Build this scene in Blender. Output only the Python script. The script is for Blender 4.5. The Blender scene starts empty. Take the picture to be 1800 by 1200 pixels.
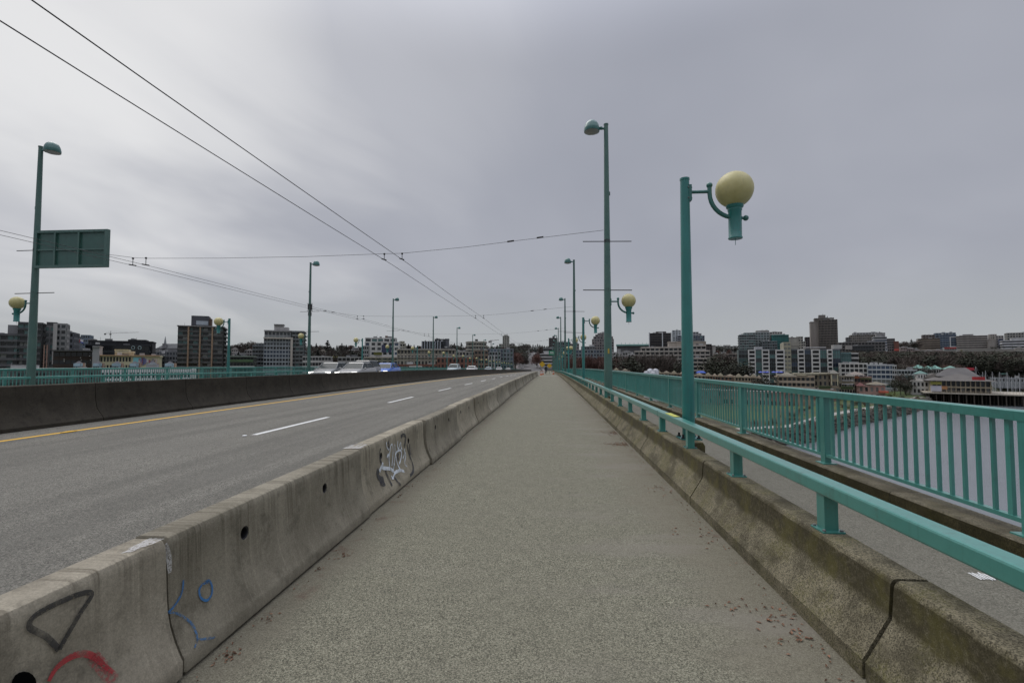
import bpy, math, random
from mathutils import Vector, Matrix, noise as mnoise
R = math.radians
random.seed(7)
scene = bpy.context.scene
COL = scene.collection

# ------------------------------------------------------------------ camera numbers (used to survey where real things stand)
FPX, EYE = 850.0, 1.6
TH = math.atan(38 / FPX)
PSI = math.atan(65 / FPX * math.cos(TH))

def ray(px, py):
    x = (px - 900) / FPX; y = -(py - 600) / FPX
    s, c = math.sin(PSI), math.cos(PSI); st, ct = math.sin(TH), math.cos(TH)
    r = (c, s, 0); f = (-s * ct, c * ct, st); u = (s * st, -c * st, ct)
    return [f[i] + x * r[i] + y * u[i] for i in range(3)]
def atY(px, py, Y):
    d = ray(px, py); t = Y / d[1]; return (d[0] * t, Y, EYE + d[2] * t)
def atX(px, py, X):
    d = ray(px, py); t = X / d[0]; return (X, d[1] * t, EYE + d[2] * t)
def atZ(px, py, z):
    d = ray(px, py); t = (z - EYE) / d[2]; return (d[0] * t, d[1] * t, z)

K, Y0 = 7.5e-5, 92.0
def dk(y):                       # the deck's vertical curve
    if y <= 0: return 0.0
    if y <= Y0: return -K * y * y
    return -K * Y0 * Y0 - 2 * K * Y0 * (y - Y0)

# ------------------------------------------------------------------ node helpers
def new_mat(name):
    m = bpy.data.materials.new(name); m.use_nodes = True
    nt = m.node_tree; nt.nodes.clear()
    out = nt.nodes.new('ShaderNodeOutputMaterial'); p = nt.nodes.new('ShaderNodeBsdfPrincipled')
    nt.links.new(p.outputs[0], out.inputs[0])
    return m, nt, p, out
class G:
    def __init__(s, nt): s.nt = nt
    def n(s, t, **kw):
        o = s.nt.nodes.new(t)
        for k, v in kw.items(): setattr(o, k, v)
        return o
    def put(s, sock, v):
        if isinstance(v, bpy.types.NodeSocket): s.nt.links.new(v, sock)
        elif isinstance(v, (tuple, list)) and len(v) == 3 and sock.type == 'RGBA': sock.default_value = (*v, 1)
        else: sock.default_value = v
    def math(s, op, a, b=None, c=None, clamp=False):
        o = s.n('ShaderNodeMath', operation=op, use_clamp=clamp); s.put(o.inputs[0], a)
        if b is not None: s.put(o.inputs[1], b)
        if c is not None: s.put(o.inputs[2], c)
        return o.outputs[0]
    def mix(s, f, a, b, bt='MIX'):
        o = s.n('ShaderNodeMix', data_type='RGBA', blend_type=bt); s.put(o.inputs[0], f); s.put(o.inputs[6], a); s.put(o.inputs[7], b)
        return o.outputs[2]
    def ramp(s, v, lo, hi, a=0.0, b=1.0):
        o = s.n('ShaderNodeMapRange'); o.interpolation_type = 'SMOOTHSTEP'; s.put(o.inputs[0], v)
        for i, q in enumerate((lo, hi, a, b)): s.put(o.inputs[i + 1], q)
        return o.outputs[0]
    def noise(s, vec, scale, detail=3, rough=.55, dist=0.0):
        o = s.n('ShaderNodeTexNoise'); s.put(o.inputs['Vector'], vec); o.inputs['Scale'].default_value = scale
        o.inputs['Detail'].default_value = detail; o.inputs['Roughness'].default_value = rough; o.inputs['Distortion'].default_value = dist
        return o.outputs[0]
    def voro(s, vec, scale, out='Color', feature='F1'):
        o = s.n('ShaderNodeTexVoronoi', feature=feature); s.put(o.inputs['Vector'], vec); o.inputs['Scale'].default_value = scale
        return o.outputs[out]
    def mapping(s, vec, sc=(1, 1, 1), loc=(0, 0, 0)):
        o = s.n('ShaderNodeMapping'); s.put(o.inputs[0], vec); o.inputs[3].default_value = sc; o.inputs[1].default_value = loc
        return o.outputs[0]
    def obj(s): return s.n('ShaderNodeTexCoord').outputs['Object']
    def pos(s): return s.n('ShaderNodeNewGeometry').outputs['Position']
    def rnd(s): return s.n('ShaderNodeObjectInfo').outputs['Random']
    def vadd(s, a, b):
        o = s.n('ShaderNodeVectorMath', operation='ADD'); s.put(o.inputs[0], a); s.put(o.inputs[1], b); return o.outputs[0]
    def comb(s, x, y, z):
        o = s.n('ShaderNodeCombineXYZ'); s.put(o.inputs[0], x); s.put(o.inputs[1], y); s.put(o.inputs[2], z); return o.outputs[0]
    def sep(s, v):
        o = s.n('ShaderNodeSeparateXYZ'); s.put(o.inputs[0], v); return o.outputs
    def bump(s, h, strength=.3, dist=.01):
        o = s.n('ShaderNodeBump'); s.put(o.inputs['Height'], h); o.inputs['Strength'].default_value = strength; o.inputs['Distance'].default_value = dist
        return o.outputs[0]

def plain(name, col, rough=.6, var=.18, scale=1.2, metal=0.0, ind=0.0, streak=False):
    m, nt, p, _ = new_mat(name); g = G(nt)
    v = g.pos()
    if streak: v = g.mapping(v, (1, 1, .12))
    nz = g.noise(v, scale, 4, .6)
    f = g.ramp(nz, .3, .7)
    dark = tuple(c * (1 - var) for c in col); lite = tuple(min(1, c * (1 + var)) for c in col)
    c = g.mix(f, dark, lite)
    if ind: c = g.mix(1.0, c, g.mix(g.rnd(), (1 - ind,) * 3, (1 + ind,) * 3), 'MULTIPLY')
    g.put(p.inputs['Base Color'], c); p.inputs['Roughness'].default_value = rough; p.inputs['Metallic'].default_value = metal
    return m

# ------------------------------------------------------------------ mesh helpers
class MB:
    def __init__(s): s.v = []; s.f = []; s.mi = []
    def add(s, vs, fs, mi=0):
        o = len(s.v); s.v += [tuple(q) for q in vs]
        for f in fs: s.f.append(tuple(i + o for i in f)); s.mi.append(mi)
    def box(s, x0, x1, y0, y1, z0, z1, mi=0):
        s.add([(x0, y0, z0), (x1, y0, z0), (x1, y1, z0), (x0, y1, z0), (x0, y0, z1), (x1, y0, z1), (x1, y1, z1), (x0, y1, z1)],
              [(0, 3, 2, 1), (4, 5, 6, 7), (0, 1, 5, 4), (1, 2, 6, 5), (2, 3, 7, 6), (3, 0, 4, 7)], mi)
    def prism(s, prof, y0, y1, dz0=0.0, dz1=0.0, mi=0, caps=True):      # (x,z) outline, counter-clockwise seen from -Y
        n = len(prof)
        vs = [(x, y0, z + dz0) for x, z in prof] + [(x, y1, z + dz1) for x, z in prof]
        fs = [(i, (i + 1) % n, (i + 1) % n + n, i + n) for i in range(n)]
        if caps: fs += [tuple(range(n - 1, -1, -1)), tuple(range(n, 2 * n))]
        s.add(vs, fs, mi)
    def tube(s, pts, rad, n=10, caps=True, mi=0):
        pts = [Vector(p) for p in pts]
        if not hasattr(rad, '__len__'): rad = [rad] * len(pts)
        base = len(s.v); prev = None
        for i, p in enumerate(pts):
            t = (pts[min(i + 1, len(pts) - 1)] - pts[max(i - 1, 0)]).normalized()
            a = Vector((0, 0, 1)) if abs(t.z) < .9 else Vector((1, 0, 0))
            if prev is not None: a = prev
            u = (a - t * a.dot(t)).normalized(); w = t.cross(u); prev = u
            for k in range(n):
                q = 2 * math.pi * k / n
                s.v.append(tuple(p + (u * math.cos(q) + w * math.sin(q)) * rad[i]))
        for i in range(len(pts) - 1):
            for k in range(n):
                a = base + i * n + k; b = base + i * n + (k + 1) % n
                s.f.append((a, b, b + n, a + n)); s.mi.append(mi)
        if caps:
            s.f.append(tuple(base + k for k in range(n - 1, -1, -1))); s.mi.append(mi)
            e = base + (len(pts) - 1) * n
            s.f.append(tuple(e + k for k in range(n))); s.mi.append(mi)
    def lathe(s, prof, c=(0, 0, 0), n=20, mi=0):                        # (r,z) from bottom to top
        base = len(s.v)
        for r, z in prof:
            for k in range(n):
                q = 2 * math.pi * k / n
                s.v.append((c[0] + r * math.cos(q), c[1] + r * math.sin(q), c[2] + z))
        for i in range(len(prof) - 1):
            for k in range(n):
                a = base + i * n + k; b = base + i * n + (k + 1) % n
                s.f.append((a, b, b + n, a + n)); s.mi.append(mi)
        s.f.append(tuple(base + k for k in range(n - 1, -1, -1))); s.mi.append(mi)
        e = base + (len(prof) - 1) * n
        s.f.append(tuple(e + k for k in range(n))); s.mi.append(mi)
    def ball(s, c, r, n=20, m=12, sz=1.0, mi=0):
        s.lathe([(max(1e-4, r * math.sin(math.pi * i / m)), -r * sz * math.cos(math.pi * i / m)) for i in range(m + 1)], c, n, mi)
    def hip(s, x0, x1, y0, y1, z, h, ridge=.5, over=.4, mi=0):
        x0 -= over; x1 += over; y0 -= over; y1 += over
        cx, cy = (x0 + x1) / 2, (y0 + y1) / 2
        if x1 - x0 > y1 - y0: rx, ry = (x1 - x0) / 2 * ridge, 0.02
        else: rx, ry = .02, (y1 - y0) / 2 * ridge
        s.add([(x0, y0, z), (x1, y0, z), (x1, y1, z), (x0, y1, z), (cx - rx, cy - ry, z + h), (cx + rx, cy - ry, z + h), (cx + rx, cy + ry, z + h), (cx - rx, cy + ry, z + h)],
              [(3, 2, 1, 0), (4, 5, 6, 7), (0, 1, 5, 4), (1, 2, 6, 5), (2, 3, 7, 6), (3, 0, 4, 7)], mi)
    def mesh(s, name, mats, smooth=False):
        me = bpy.data.meshes.new(name); me.from_pydata(s.v, [], s.f)
        if not isinstance(mats, (list, tuple)): mats = [mats]
        for m in mats: me.materials.append(m)
        if any(s.mi): me.polygons.foreach_set('material_index', s.mi)
        if smooth:
            me.polygons.foreach_set('use_smooth', [True] * len(me.polygons))
            me.set_sharp_from_angle(angle=R(smooth if smooth is not True else 40))
        me.update(); return me

def link(name, me, parent=None, loc=None, rotz=0.0, bevel=0.0):
    o = bpy.data.objects.new(name, me); COL.objects.link(o)
    if loc is not None: o.location = loc
    if rotz: o.rotation_euler = (0, 0, rotz)
    if parent is not None: o.parent = parent
    if bevel:
        b = o.modifiers.new('bevel', 'BEVEL'); b.width = bevel; b.segments = 2; b.limit_method = 'ANGLE'; b.angle_limit = R(40)
    return o
def obj(name, mb, mats, parent=None, smooth=False, loc=None, rotz=0.0, bevel=0.0):
    return link(name, mb.mesh(name, mats, smooth), parent, loc, rotz, bevel)
def tag(o, label, cat, group=None):
    o['label'] = label; o['category'] = cat
    if group: o['group'] = group
    return o
def thing(name, label, cat, loc=(0, 0, 0), rotz=0.0, group=None):
    return tag(link(name, None, None, loc, rotz), label, cat, group)
def struct(o): o['kind'] = 'structure'; return o
KIDS = {}
def dup(root, loc, rotz=None, label=None, scale=None):
    r = root.copy(); COL.objects.link(r); r.location = loc
    if rotz is not None: r.rotation_euler = (0, 0, rotz)
    if scale is not None: r.scale = scale if hasattr(scale, '__len__') else (scale,) * 3
    if label: r['label'] = label
    kids = KIDS.get(root.name)
    if kids is None: kids = KIDS[root.name] = [(c, list(c.children)) for c in root.children]
    for ch, sub in kids:
        c = ch.copy(); COL.objects.link(c); c.parent = r
        for q in sub:
            d = q.copy(); COL.objects.link(d); d.parent = c
    return r
ONES = 'first second third fourth fifth sixth seventh eighth ninth tenth eleventh twelfth thirteenth fourteenth fifteenth sixteenth seventeenth eighteenth nineteenth'.split()
def nth(i):
    if i < 19: return ONES[i]
    t, u = divmod(i + 1, 10); tens = {2: 'twent', 3: 'thirt', 4: 'fort', 5: 'fift'}[t]
    return tens + 'ieth' if u == 0 else tens + 'y-' + ONES[u - 1]

# ------------------------------------------------------------------ materials of the bridge
def asphalt(name, dark, lite, tint, scale=120.0, path=False):
    m, nt, p, _ = new_mat(name); g = G(nt); P = g.pos(); x, y, z = g.sep(P)
    flat = g.comb(x, y, 0.0)
    vc = g.sep(g.voro(flat, scale, 'Color'))[0]
    vc2 = g.sep(g.voro(flat, scale * .55, 'Color'))[1]
    big = g.noise(flat, .55, 4, .6); mid = g.noise(flat, 6.0, 4, .65)
    s = g.math('ADD', g.math('MULTIPLY', vc, .8), g.math('MULTIPLY', vc2, .2))
    s = g.math('POWER', s, 1.25)
    c = g.mix(s, dark, lite)
    c = g.mix(g.ramp(big, .3, .72, 0, .38), c, tint)
    c = g.mix(1.0, c, g.mix(mid, (.78,) * 3, (1.2,) * 3), 'MULTIPLY')
    if path:
        wob = g.math('MULTIPLY', g.math('SUBTRACT', g.noise(g.comb(g.math('MULTIPLY', x, .5), y, 0.0), 1.0, 6, .66), .5), 1.7)
        xr = g.math('ADD', x, wob)
        right = g.ramp(xr, .78, 1.22)
        left = g.ramp(g.math('SUBTRACT', x, g.math('MULTIPLY', wob, .45)), -1.42, -1.72)
        silt = g.math('MAXIMUM', right, left)
        sc = g.mix(g.noise(g.mapping(flat, (2.5, 16, 1)), 1.0, 4, .6), (.098, .087, .063), (.152, .137, .103))
        sc = g.mix(g.math('MULTIPLY', vc, .35), sc, lite)
        c = g.mix(g.math('MULTIPLY', silt, .86), c, sc)
        red = g.math('MULTIPLY', g.ramp(g.noise(flat, 3.1, 5, .7), .55, .7), g.math('MAXIMUM', g.ramp(x, 1.12, 1.5), g.ramp(x, -1.5, -1.75)))
        c = g.mix(g.math('MULTIPLY', red, .6), c, (.105, .06, .042))
        wear = g.ramp(g.noise(g.mapping(flat, (.5, 1.8, 1)), 1.0, 3, .6), .5, .68, 0, .55)
        c = g.mix(g.math('MULTIPLY', wear, g.ramp(x, -.4, .9, .15, 1.0)), c, (.20, .182, .15))
    else:
        tr = g.noise(g.mapping(flat, (1.6, .05, 1)), 1.0, 3, .5)                 # wheel tracks worn along the lanes
        c = g.mix(g.ramp(tr, .42, .62, 0, .34), c, tuple(q * .62 for q in tint))
        pale = g.ramp(g.noise(g.mapping(flat, (.9, .5, 1)), 1.0, 4, .6), .5, .72, 0, .35)
        c = g.mix(pale, c, tuple(q * 1.25 for q in tint))
    g.put(p.inputs['Base Color'], c); p.inputs['Roughness'].default_value = .85; p.inputs['Specular IOR Level'].default_value = .25
    g.put(p.inputs['Normal'], g.bump(s, .55, .004))
    return m
M = {}
M['path'] = asphalt('path_asphalt', (.032, .031, .021), (.345, .331, .245), (.15, .142, .104), 175, True)
M['road'] = asphalt('road_asphalt', (.034, .032, .028), (.33, .315, .265), (.115, .11, .094), 120)
M['walk'] = asphalt('sidewalk_concrete', (.07, .065, .05), (.25, .24, .195), (.15, .14, .112), 140)

def concrete(name, base, dark, pale, moss=None, speck=.0, streak=1.0, moss_amt=.5, wear=1.0, band=None):
    m, nt, p, _ = new_mat(name); g = G(nt); O = g.obj(); rn = g.rnd()
    off = g.comb(g.math('MULTIPLY', rn, 37.0), g.math('MULTIPLY', rn, 91.0), 0.0)
    v = g.vadd(O, off)
    st = g.noise(g.mapping(v, (.2, 17, .5)), 1.0, 6, .7)
    st2 = g.noise(g.mapping(v, (.2, 40, .8)), 1.0, 4, .65)
    bl = g.noise(v, 2.3, 5, .62); fine = g.noise(v, 46, 4, .7); pit = g.voro(v, 60, 'Distance')
    c = g.mix(g.ramp(bl, .3, .7), base, pale)
    z = g.sep(O)[2]
    c = g.mix(g.math('MULTIPLY', g.math('MULTIPLY', g.ramp(st, .44, .72), 1.0 * streak), g.math('MULTIPLY', g.ramp(g.math('ADD', z, g.math('MULTIPLY', g.noise(g.mapping(v, (.2, 5, .2)), 1.0, 3, .6), .5)), .5, .95, .12, 1.0), g.ramp(g.noise(v, 1.3, 4, .6), .36, .6, .3, 1.0))), c, dark)
    c = g.mix(g.ramp(g.noise(v, 5.5, 5, .7), .5, .7, 0, .65), c, tuple(q * .6 for q in base))
    c = g.mix(g.math('MULTIPLY', g.ramp(st2, .56, .7), .38 * streak), c, tuple(q * 1.2 for q in pale))
    c = g.mix(1.0, c, g.mix(fine, (.72,) * 3, (1.28,) * 3), 'MULTIPLY')
    if speck:
        sc = g.sep(g.voro(v, 170, 'Color'))[0]
        c = g.mix(1.0, c, g.mix(sc, (1 - speck,) * 3, (1 + speck,) * 3), 'MULTIPLY')
    if moss:
        mz = g.ramp(g.noise(v, 3.2, 5, .68), .44, .62)
        mf = g.ramp(g.noise(v, 60, 3, .7), .36, .62)
        c = g.mix(g.math('MULTIPLY', g.math('MULTIPLY', mz, mf), moss_amt), c, moss)
        dk2 = g.ramp(g.noise(g.mapping(v, (1, 1.3, 2.2)), 2.0, 5, .65), .47, .64, 0, .6)
        c = g.mix(dk2, c, dark)
        if band:                                                        # moss and lichen grown over the upright upper face
            wv = g.math('ADD', z, g.math('MULTIPLY', g.math('SUBTRACT', g.noise(g.mapping(v, (.3, 2.2, 1)), 1.5, 5, .65), .5), .11))
            bm = g.math('MULTIPLY', g.ramp(wv, band[0] - .025, band[0] + .03), g.ramp(wv, band[1] + .03, band[1] - .005))
            c = g.mix(g.math('MULTIPLY', bm, g.ramp(g.noise(v, 34, 4, .75), .25, .6, .45, .92)), c, g.mix(mz, band[2], band[3]))
    c = g.mix(1.0, c, g.mix(rn, (.86,) * 3, (1.14,) * 3), 'MULTIPLY')
    oc = g.n('ShaderNodeObjectInfo').outputs['Color']; c = g.mix(1.0, c, oc, 'MULTIPLY')
    c = g.mix(g.ramp(pit, .0, .12, .5 * wear, 0), c, tuple(q * .4 for q in dark))
    g.put(p.inputs['Base Color'], c); p.inputs['Roughness'].default_value = .9; p.inputs['Specular IOR Level'].default_value = .2
    h = g.math('ADD', g.math('MULTIPLY', fine, .6), g.math('MULTIPLY', g.noise(v, 140, 2, .6), .5))
    g.put(p.inputs['Normal'], g.bump(h, .5, .006))
    return m
M['barrier'] = concrete('barrier_concrete', (.215, .196, .155), (.066, .056, .039), (.31, .285, .23), None, .12)
M['median'] = concrete('median_concrete', (.036, .0315, .0245), (.022, .0195, .0155), (.05, .044, .034), None, .2, .45)
M['parapet'] = concrete('parapet_concrete', (.125, .11, .073), (.05, .044, .027), (.18, .16, .108), (.105, .10, .02), .62, .35, .45, 1.0, (.31, .475, (.046, .039, .02), (.075, .066, .022)))
M['kerb'] = concrete('weathered_kerb', (.135, .118, .082), (.06, .052, .034), (.18, .16, .115), (.08, .075, .02), .5, .3, .4)
M['kerbmoss'] = concrete('mossy_kerb_face', (.052, .044, .018), (.03, .026, .012), (.07, .06, .03), (.035, .034, .006), .55, .4, .8)
M['deck'] = concrete('deck_concrete', (.2, .19, .17), (.1, .09, .08), (.25, .24, .22))

def paint(name, col, fade, rough=.42, chips=.5):
    m, nt, p, _ = new_mat(name); g = G(nt); P = g.pos(); rn = g.rnd()
    a = g.noise(P, 1.6, 4, .6); b = g.noise(g.mapping(P, (22, 22, 1.5)), 1.0, 3, .6); f = g.noise(P, 55, 3, .7)
    c = g.mix(g.ramp(a, .3, .7), col, fade)
    c = g.mix(g.ramp(b, .52, .74, 0, .35), c, tuple(q * .55 for q in col))
    c = g.mix(1.0, c, g.mix(f, (.88,) * 3, (1.12,) * 3), 'MULTIPLY')
    grime = g.math('MULTIPLY', g.ramp(g.noise(P, 4.5, 5, .75), .52, .74, 0, .5), g.ramp(g.noise(P, 90, 2, .7), .3, .6))
    c = g.mix(grime, c, (.05, .062, .05))
    spot = g.ramp(g.noise(P, 24, 2, .8), .70, .745, 0, chips)
    c = g.mix(spot, c, (.11, .075, .05))
    c = g.mix(1.0, c, g.mix(rn, (.9,) * 3, (1.1,) * 3), 'MULTIPLY')
    g.put(p.inputs['Base Color'], c); g.put(p.inputs['Roughness'], g.math('ADD', rough, g.math('MULTIPLY', f, .15)))
    g.put(p.inputs['Normal'], g.bump(f, .12, .002)); p.inputs['Coat Weight'].default_value = .7; p.inputs['Coat Roughness'].default_value = .22
    return m
M['rail'] = paint('teal_rail_paint', (.042, .222, .186), (.062, .252, .212), .33)
M['teal'] = paint('teal_post_paint', (.008, .155, .138), (.013, .18, .16), .5, .25)
M['pole'] = paint('weathered_pole_paint', (.036, .112, .092), (.06, .135, .108), .55, .35)
M['dark_teal'] = paint('dark_teal_paint', (.012, .11, .095), (.02, .13, .11), .42, .15)
M['yellow_scuff'] = plain('yellow_scuff_paint', (.45, .45, .08), .6, .3, 20)
M['steel'] = plain('galvanised_steel', (.16, .16, .16), .45, .3, 30, .6)
M['wire'] = plain('dark_wire', (.018, .018, .02), .6, .1)
M['black'] = plain('black_fitting', (.012, .012, .013), .5, .2)
m, nt, p, _ = new_mat('yellowed_globe'); g = G(nt)
c = g.mix(g.ramp(g.noise(g.obj(), 3.0, 4, .6), .35, .7), (.46, .41, .175), (.54, .485, .23))
c = g.mix(g.ramp(g.noise(g.mapping(g.obj(), (3, 3, .7)), 5, 4, .65), .58, .72, 0, .25), c, (.30, .27, .14))
g.put(p.inputs['Base Color'], c); p.inputs['Roughness'].default_value = .45
p.inputs['Subsurface Weight'].default_value = .25; p.inputs['Subsurface Radius'].default_value = (.1, .09, .05)
M['globe'] = m
def linepaint(name, col):
    m, nt, p, out = new_mat(name); g = G(nt); P = g.pos()
    f = g.ramp(g.noise(P, 40, 4, .75), .36, .5)
    big = g.ramp(g.noise(P, 1.2, 3, .6), .3, .7, .8, 1.0)
    c = g.mix(1.0, g.mix(f, tuple(q * .55 for q in col), col), g.mix(big, (.75,) * 3, (1, 1, 1)), 'MULTIPLY')
    g.put(p.inputs['Base Color'], c); p.inputs['Roughness'].default_value = .7
    return m
M['white_line'] = linepaint('white_road_paint', (.72, .72, .70))
M['yellow_line'] = linepaint('yellow_road_paint', (.70, .40, .025))
def spray(name, col, hold=.5, op=.9):
    m, nt, p, out = new_mat(name); g = G(nt); P = g.pos()
    f = g.math('MULTIPLY', g.ramp(g.noise(P, 70, 4, .75), hold - .14, hold + .02), op)
    f = g.math('MULTIPLY', f, g.ramp(g.noise(P, 11, 3, .6), .3, .55, .45, 1.0))
    tr = g.n('ShaderNodeBsdfTransparent'); mx = g.n('ShaderNodeMixShader')
    nt.links.new(f, mx.inputs[0]); nt.links.new(tr.outputs[0], mx.inputs[1]); nt.links.new(p.outputs[0], mx.inputs[2]); nt.links.new(mx.outputs[0], out.inputs[0])
    p.inputs['Base Color'].default_value = (*col, 1); p.inputs['Roughness'].default_value = .6
    return m
M['g_blue'] = spray('blue_marker', (.03, .15, .36), .44, .92)
M['g_blue_thin'] = spray('thin_blue_marker', (.045, .15, .32), .52, .8)
M['g_black'] = spray('black_marker', (.035, .034, .034), .45, .85)
M['g_grey'] = spray('grey_spray', (.05, .05, .055), .42, .9)
M['g_red'] = spray('red_spray', (.42, .035, .045), .46, .85)
M['g_red_thin'] = spray('thin_red_spray', (.36, .04, .05), .56, .6)
M['g_white'] = spray('white_marker', (.70, .75, .80), .34, 1.0)
M['g_pale'] = spray('pale_buff_paint', (.56, .55, .53), .50, .7)
M['leaf'] = plain('dead_leaf', (.2, .105, .062), .8, .5, 9)
m, nt, p, _ = new_mat('painted_hole_shade'); p.inputs['Base Color'].default_value = (.004, .004, .004, 1); p.inputs['Roughness'].default_value = 1; p.inputs['Specular IOR Level'].default_value = 0; M['hole_shade'] = m  # flat black that stands in for the shade inside the drain hole
M['white'] = plain('white_paint', (.68, .68, .67), .5, .06)

def ribbon(pts, w, z0f, mat, name, parent, taper=False):
    """a brush stroke on the barrier face: pts are (y, z) on the face, z0f(z) gives the face's x"""
    P = [Vector((a, b)) for a, b in pts]
    fine = []
    for i in range(len(P) - 1):
        p0 = P[max(i - 1, 0)]; p1 = P[i]; p2 = P[i + 1]; p3 = P[min(i + 2, len(P) - 1)]
        for k in range(5):
            t = k / 5
            fine.append(.5 * ((2 * p1) + (-p0 + p2) * t + (2 * p0 - 5 * p1 + 4 * p2 - p3) * t * t + (-p0 + 3 * p1 - 3 * p2 + p3) * t ** 3))
    fine.append(P[-1])
    b = MB(); n = len(fine); vs = []
    for i, q in enumerate(fine):
        t = (fine[min(i + 1, n - 1)] - fine[max(i - 1, 0)])
        if t.length < 1e-6: t = Vector((1, 0))
        t.normalize(); nn = Vector((-t.y, t.x))
        ww = w * (.6 + .4 * math.sin(math.pi * i / (n - 1))) if taper else w
        for s_ in (-.5, .5):
            r = q + nn * ww * s_; r.y = min(max(r.y, .02), .685)
            vs.append((z0f(r.y) + .0065, r.x, r.y))
    b.add(vs, [(2 * i, 2 * i + 1, 2 * i + 3, 2 * i + 2) for i in range(n - 1)])
    return obj(name, b, mat, parent)
# ================================================================== THE BRIDGE DECK
YS = [-14, -8, -4, 0, 4, 8, 12, 16, 20, 25, 30, 36, 42, 50, 58, 66, 74, 82, 92, 120, 160, 200, 250, 300, 350, 400, 440]
def strip(name, x0, x1, z, mat, thick=None, ys=YS, parent=None):
    b = MB(); n = len(ys)
    for x in (x0, x1):
        b.v += [(x, y, z + dk(y)) for y in ys]
    for i in range(n - 1): b.f.append((i, i + n, i + n + 1, i + 1)); b.mi.append(0)
    if thick:
        for x in (x0, x1): b.v += [(x, y, z + dk(y) - thick) for y in ys]
        for i in range(n - 1):
            b.f += [(2 * n + i, 2 * n + i + 1, 3 * n + i + 1, 3 * n + i), (i, i + 1, 2 * n + i + 1, 2 * n + i), (n + i, 3 * n + i, 3 * n + i + 1, n + i + 1)]; b.mi += [0] * 3
    return struct(obj(name, b, mat, parent))
def swept(name, prof, mat, parent=None, ys=YS, dz=0.0, mi=0, bevel=0):
    b = MB(); n = len(prof)
    for y in ys: b.v += [(x, y, z + dk(y) + dz) for x, z in prof]
    for j in range(len(ys) - 1):
        for i in range(n):
            a = j * n + i; c = j * n + (i + 1) % n
            b.f.append((a, c, c + n, a + n)); b.mi.append(0)
    b.f.append(tuple(range(n - 1, -1, -1))); b.mi.append(0)
    e = (len(ys) - 1) * n; b.f.append(tuple(e + i for i in range(n))); b.mi.append(0)
    return obj(name, b, mat, parent, False, None, 0, bevel)

strip('bridge_deck', -23.0, 3.92, -.25, M['deck'], 1.6)
path = strip('bike_path', -2.06, 1.62, 0.0, M['path'], .2)
road = strip('road', -12.9, -2.06, 0.0, M['road'], .2)
strip('oncoming_road', -20.1, -12.9, .3, M['road'], .2)
strip('pavement', 1.86, 3.54, .15, M['walk'], .3)
# painted lines, each a few millimetres above the asphalt
fineY = [-10 + 5 * i for i in range(90)]
strip('yellow_edge_line', -11.33, -11.17, .004, M['yellow_line'], None, fineY, road)
for k in range(-1, 22):
    a = 10.45 + 9.1 * k
    strip('lane_marking', -6.67, -6.53, .004, M['white_line'], None, [a, a + 1.8, a + 3.65], road)
strip('path_joint_line', -1.6, 1.5, .006, M['white_line'], None, [76.5, 77.0], path)
strip('road_joint_line', -11.0, -2.3, .006, M['white_line'], None, [76.5, 77.0], road)
a = atZ(1730, 1013, .15)
b = MB(); rr = random.Random(3)
for i in range(7):
    x = a[0] - .07 + .022 * i; b.add([(x, a[1] - .05 + rr.uniform(-.02, .02), .154), (x + .016, a[1] - .05, .154), (x + .02, a[1] + .05 + rr.uniform(-.03, .03), .154), (x + .004, a[1] + .05, .154)], [(0, 1, 2, 3)])
struct(obj('pavement_paint_mark', b, M['white_line'], None))
# raised road studs
def stud(name, x, y, mat, label, sx=.05, sy=.05):
    b = MB(); b.lathe([(sx, 0), (sx * .95, .012), (sx * .6, .02), (.002, .021)], (0, 0, 0), 14)
    o = obj(name, b, mat, None, 35, (x, y, .002)); o.scale = (1, sy / sx, 1); tag(o, label, 'road stud')
a = atZ(430, 766, 0); stud('road_stud', a[0], a[1], M['white'], 'small white raised road stud before the first white lane dash')
a = atZ(121, 759, 0); stud('road_stud', a[0], a[1], M['yellow_line'], 'yellow raised road stud beside the yellow edge line', .06, .2)

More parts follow.
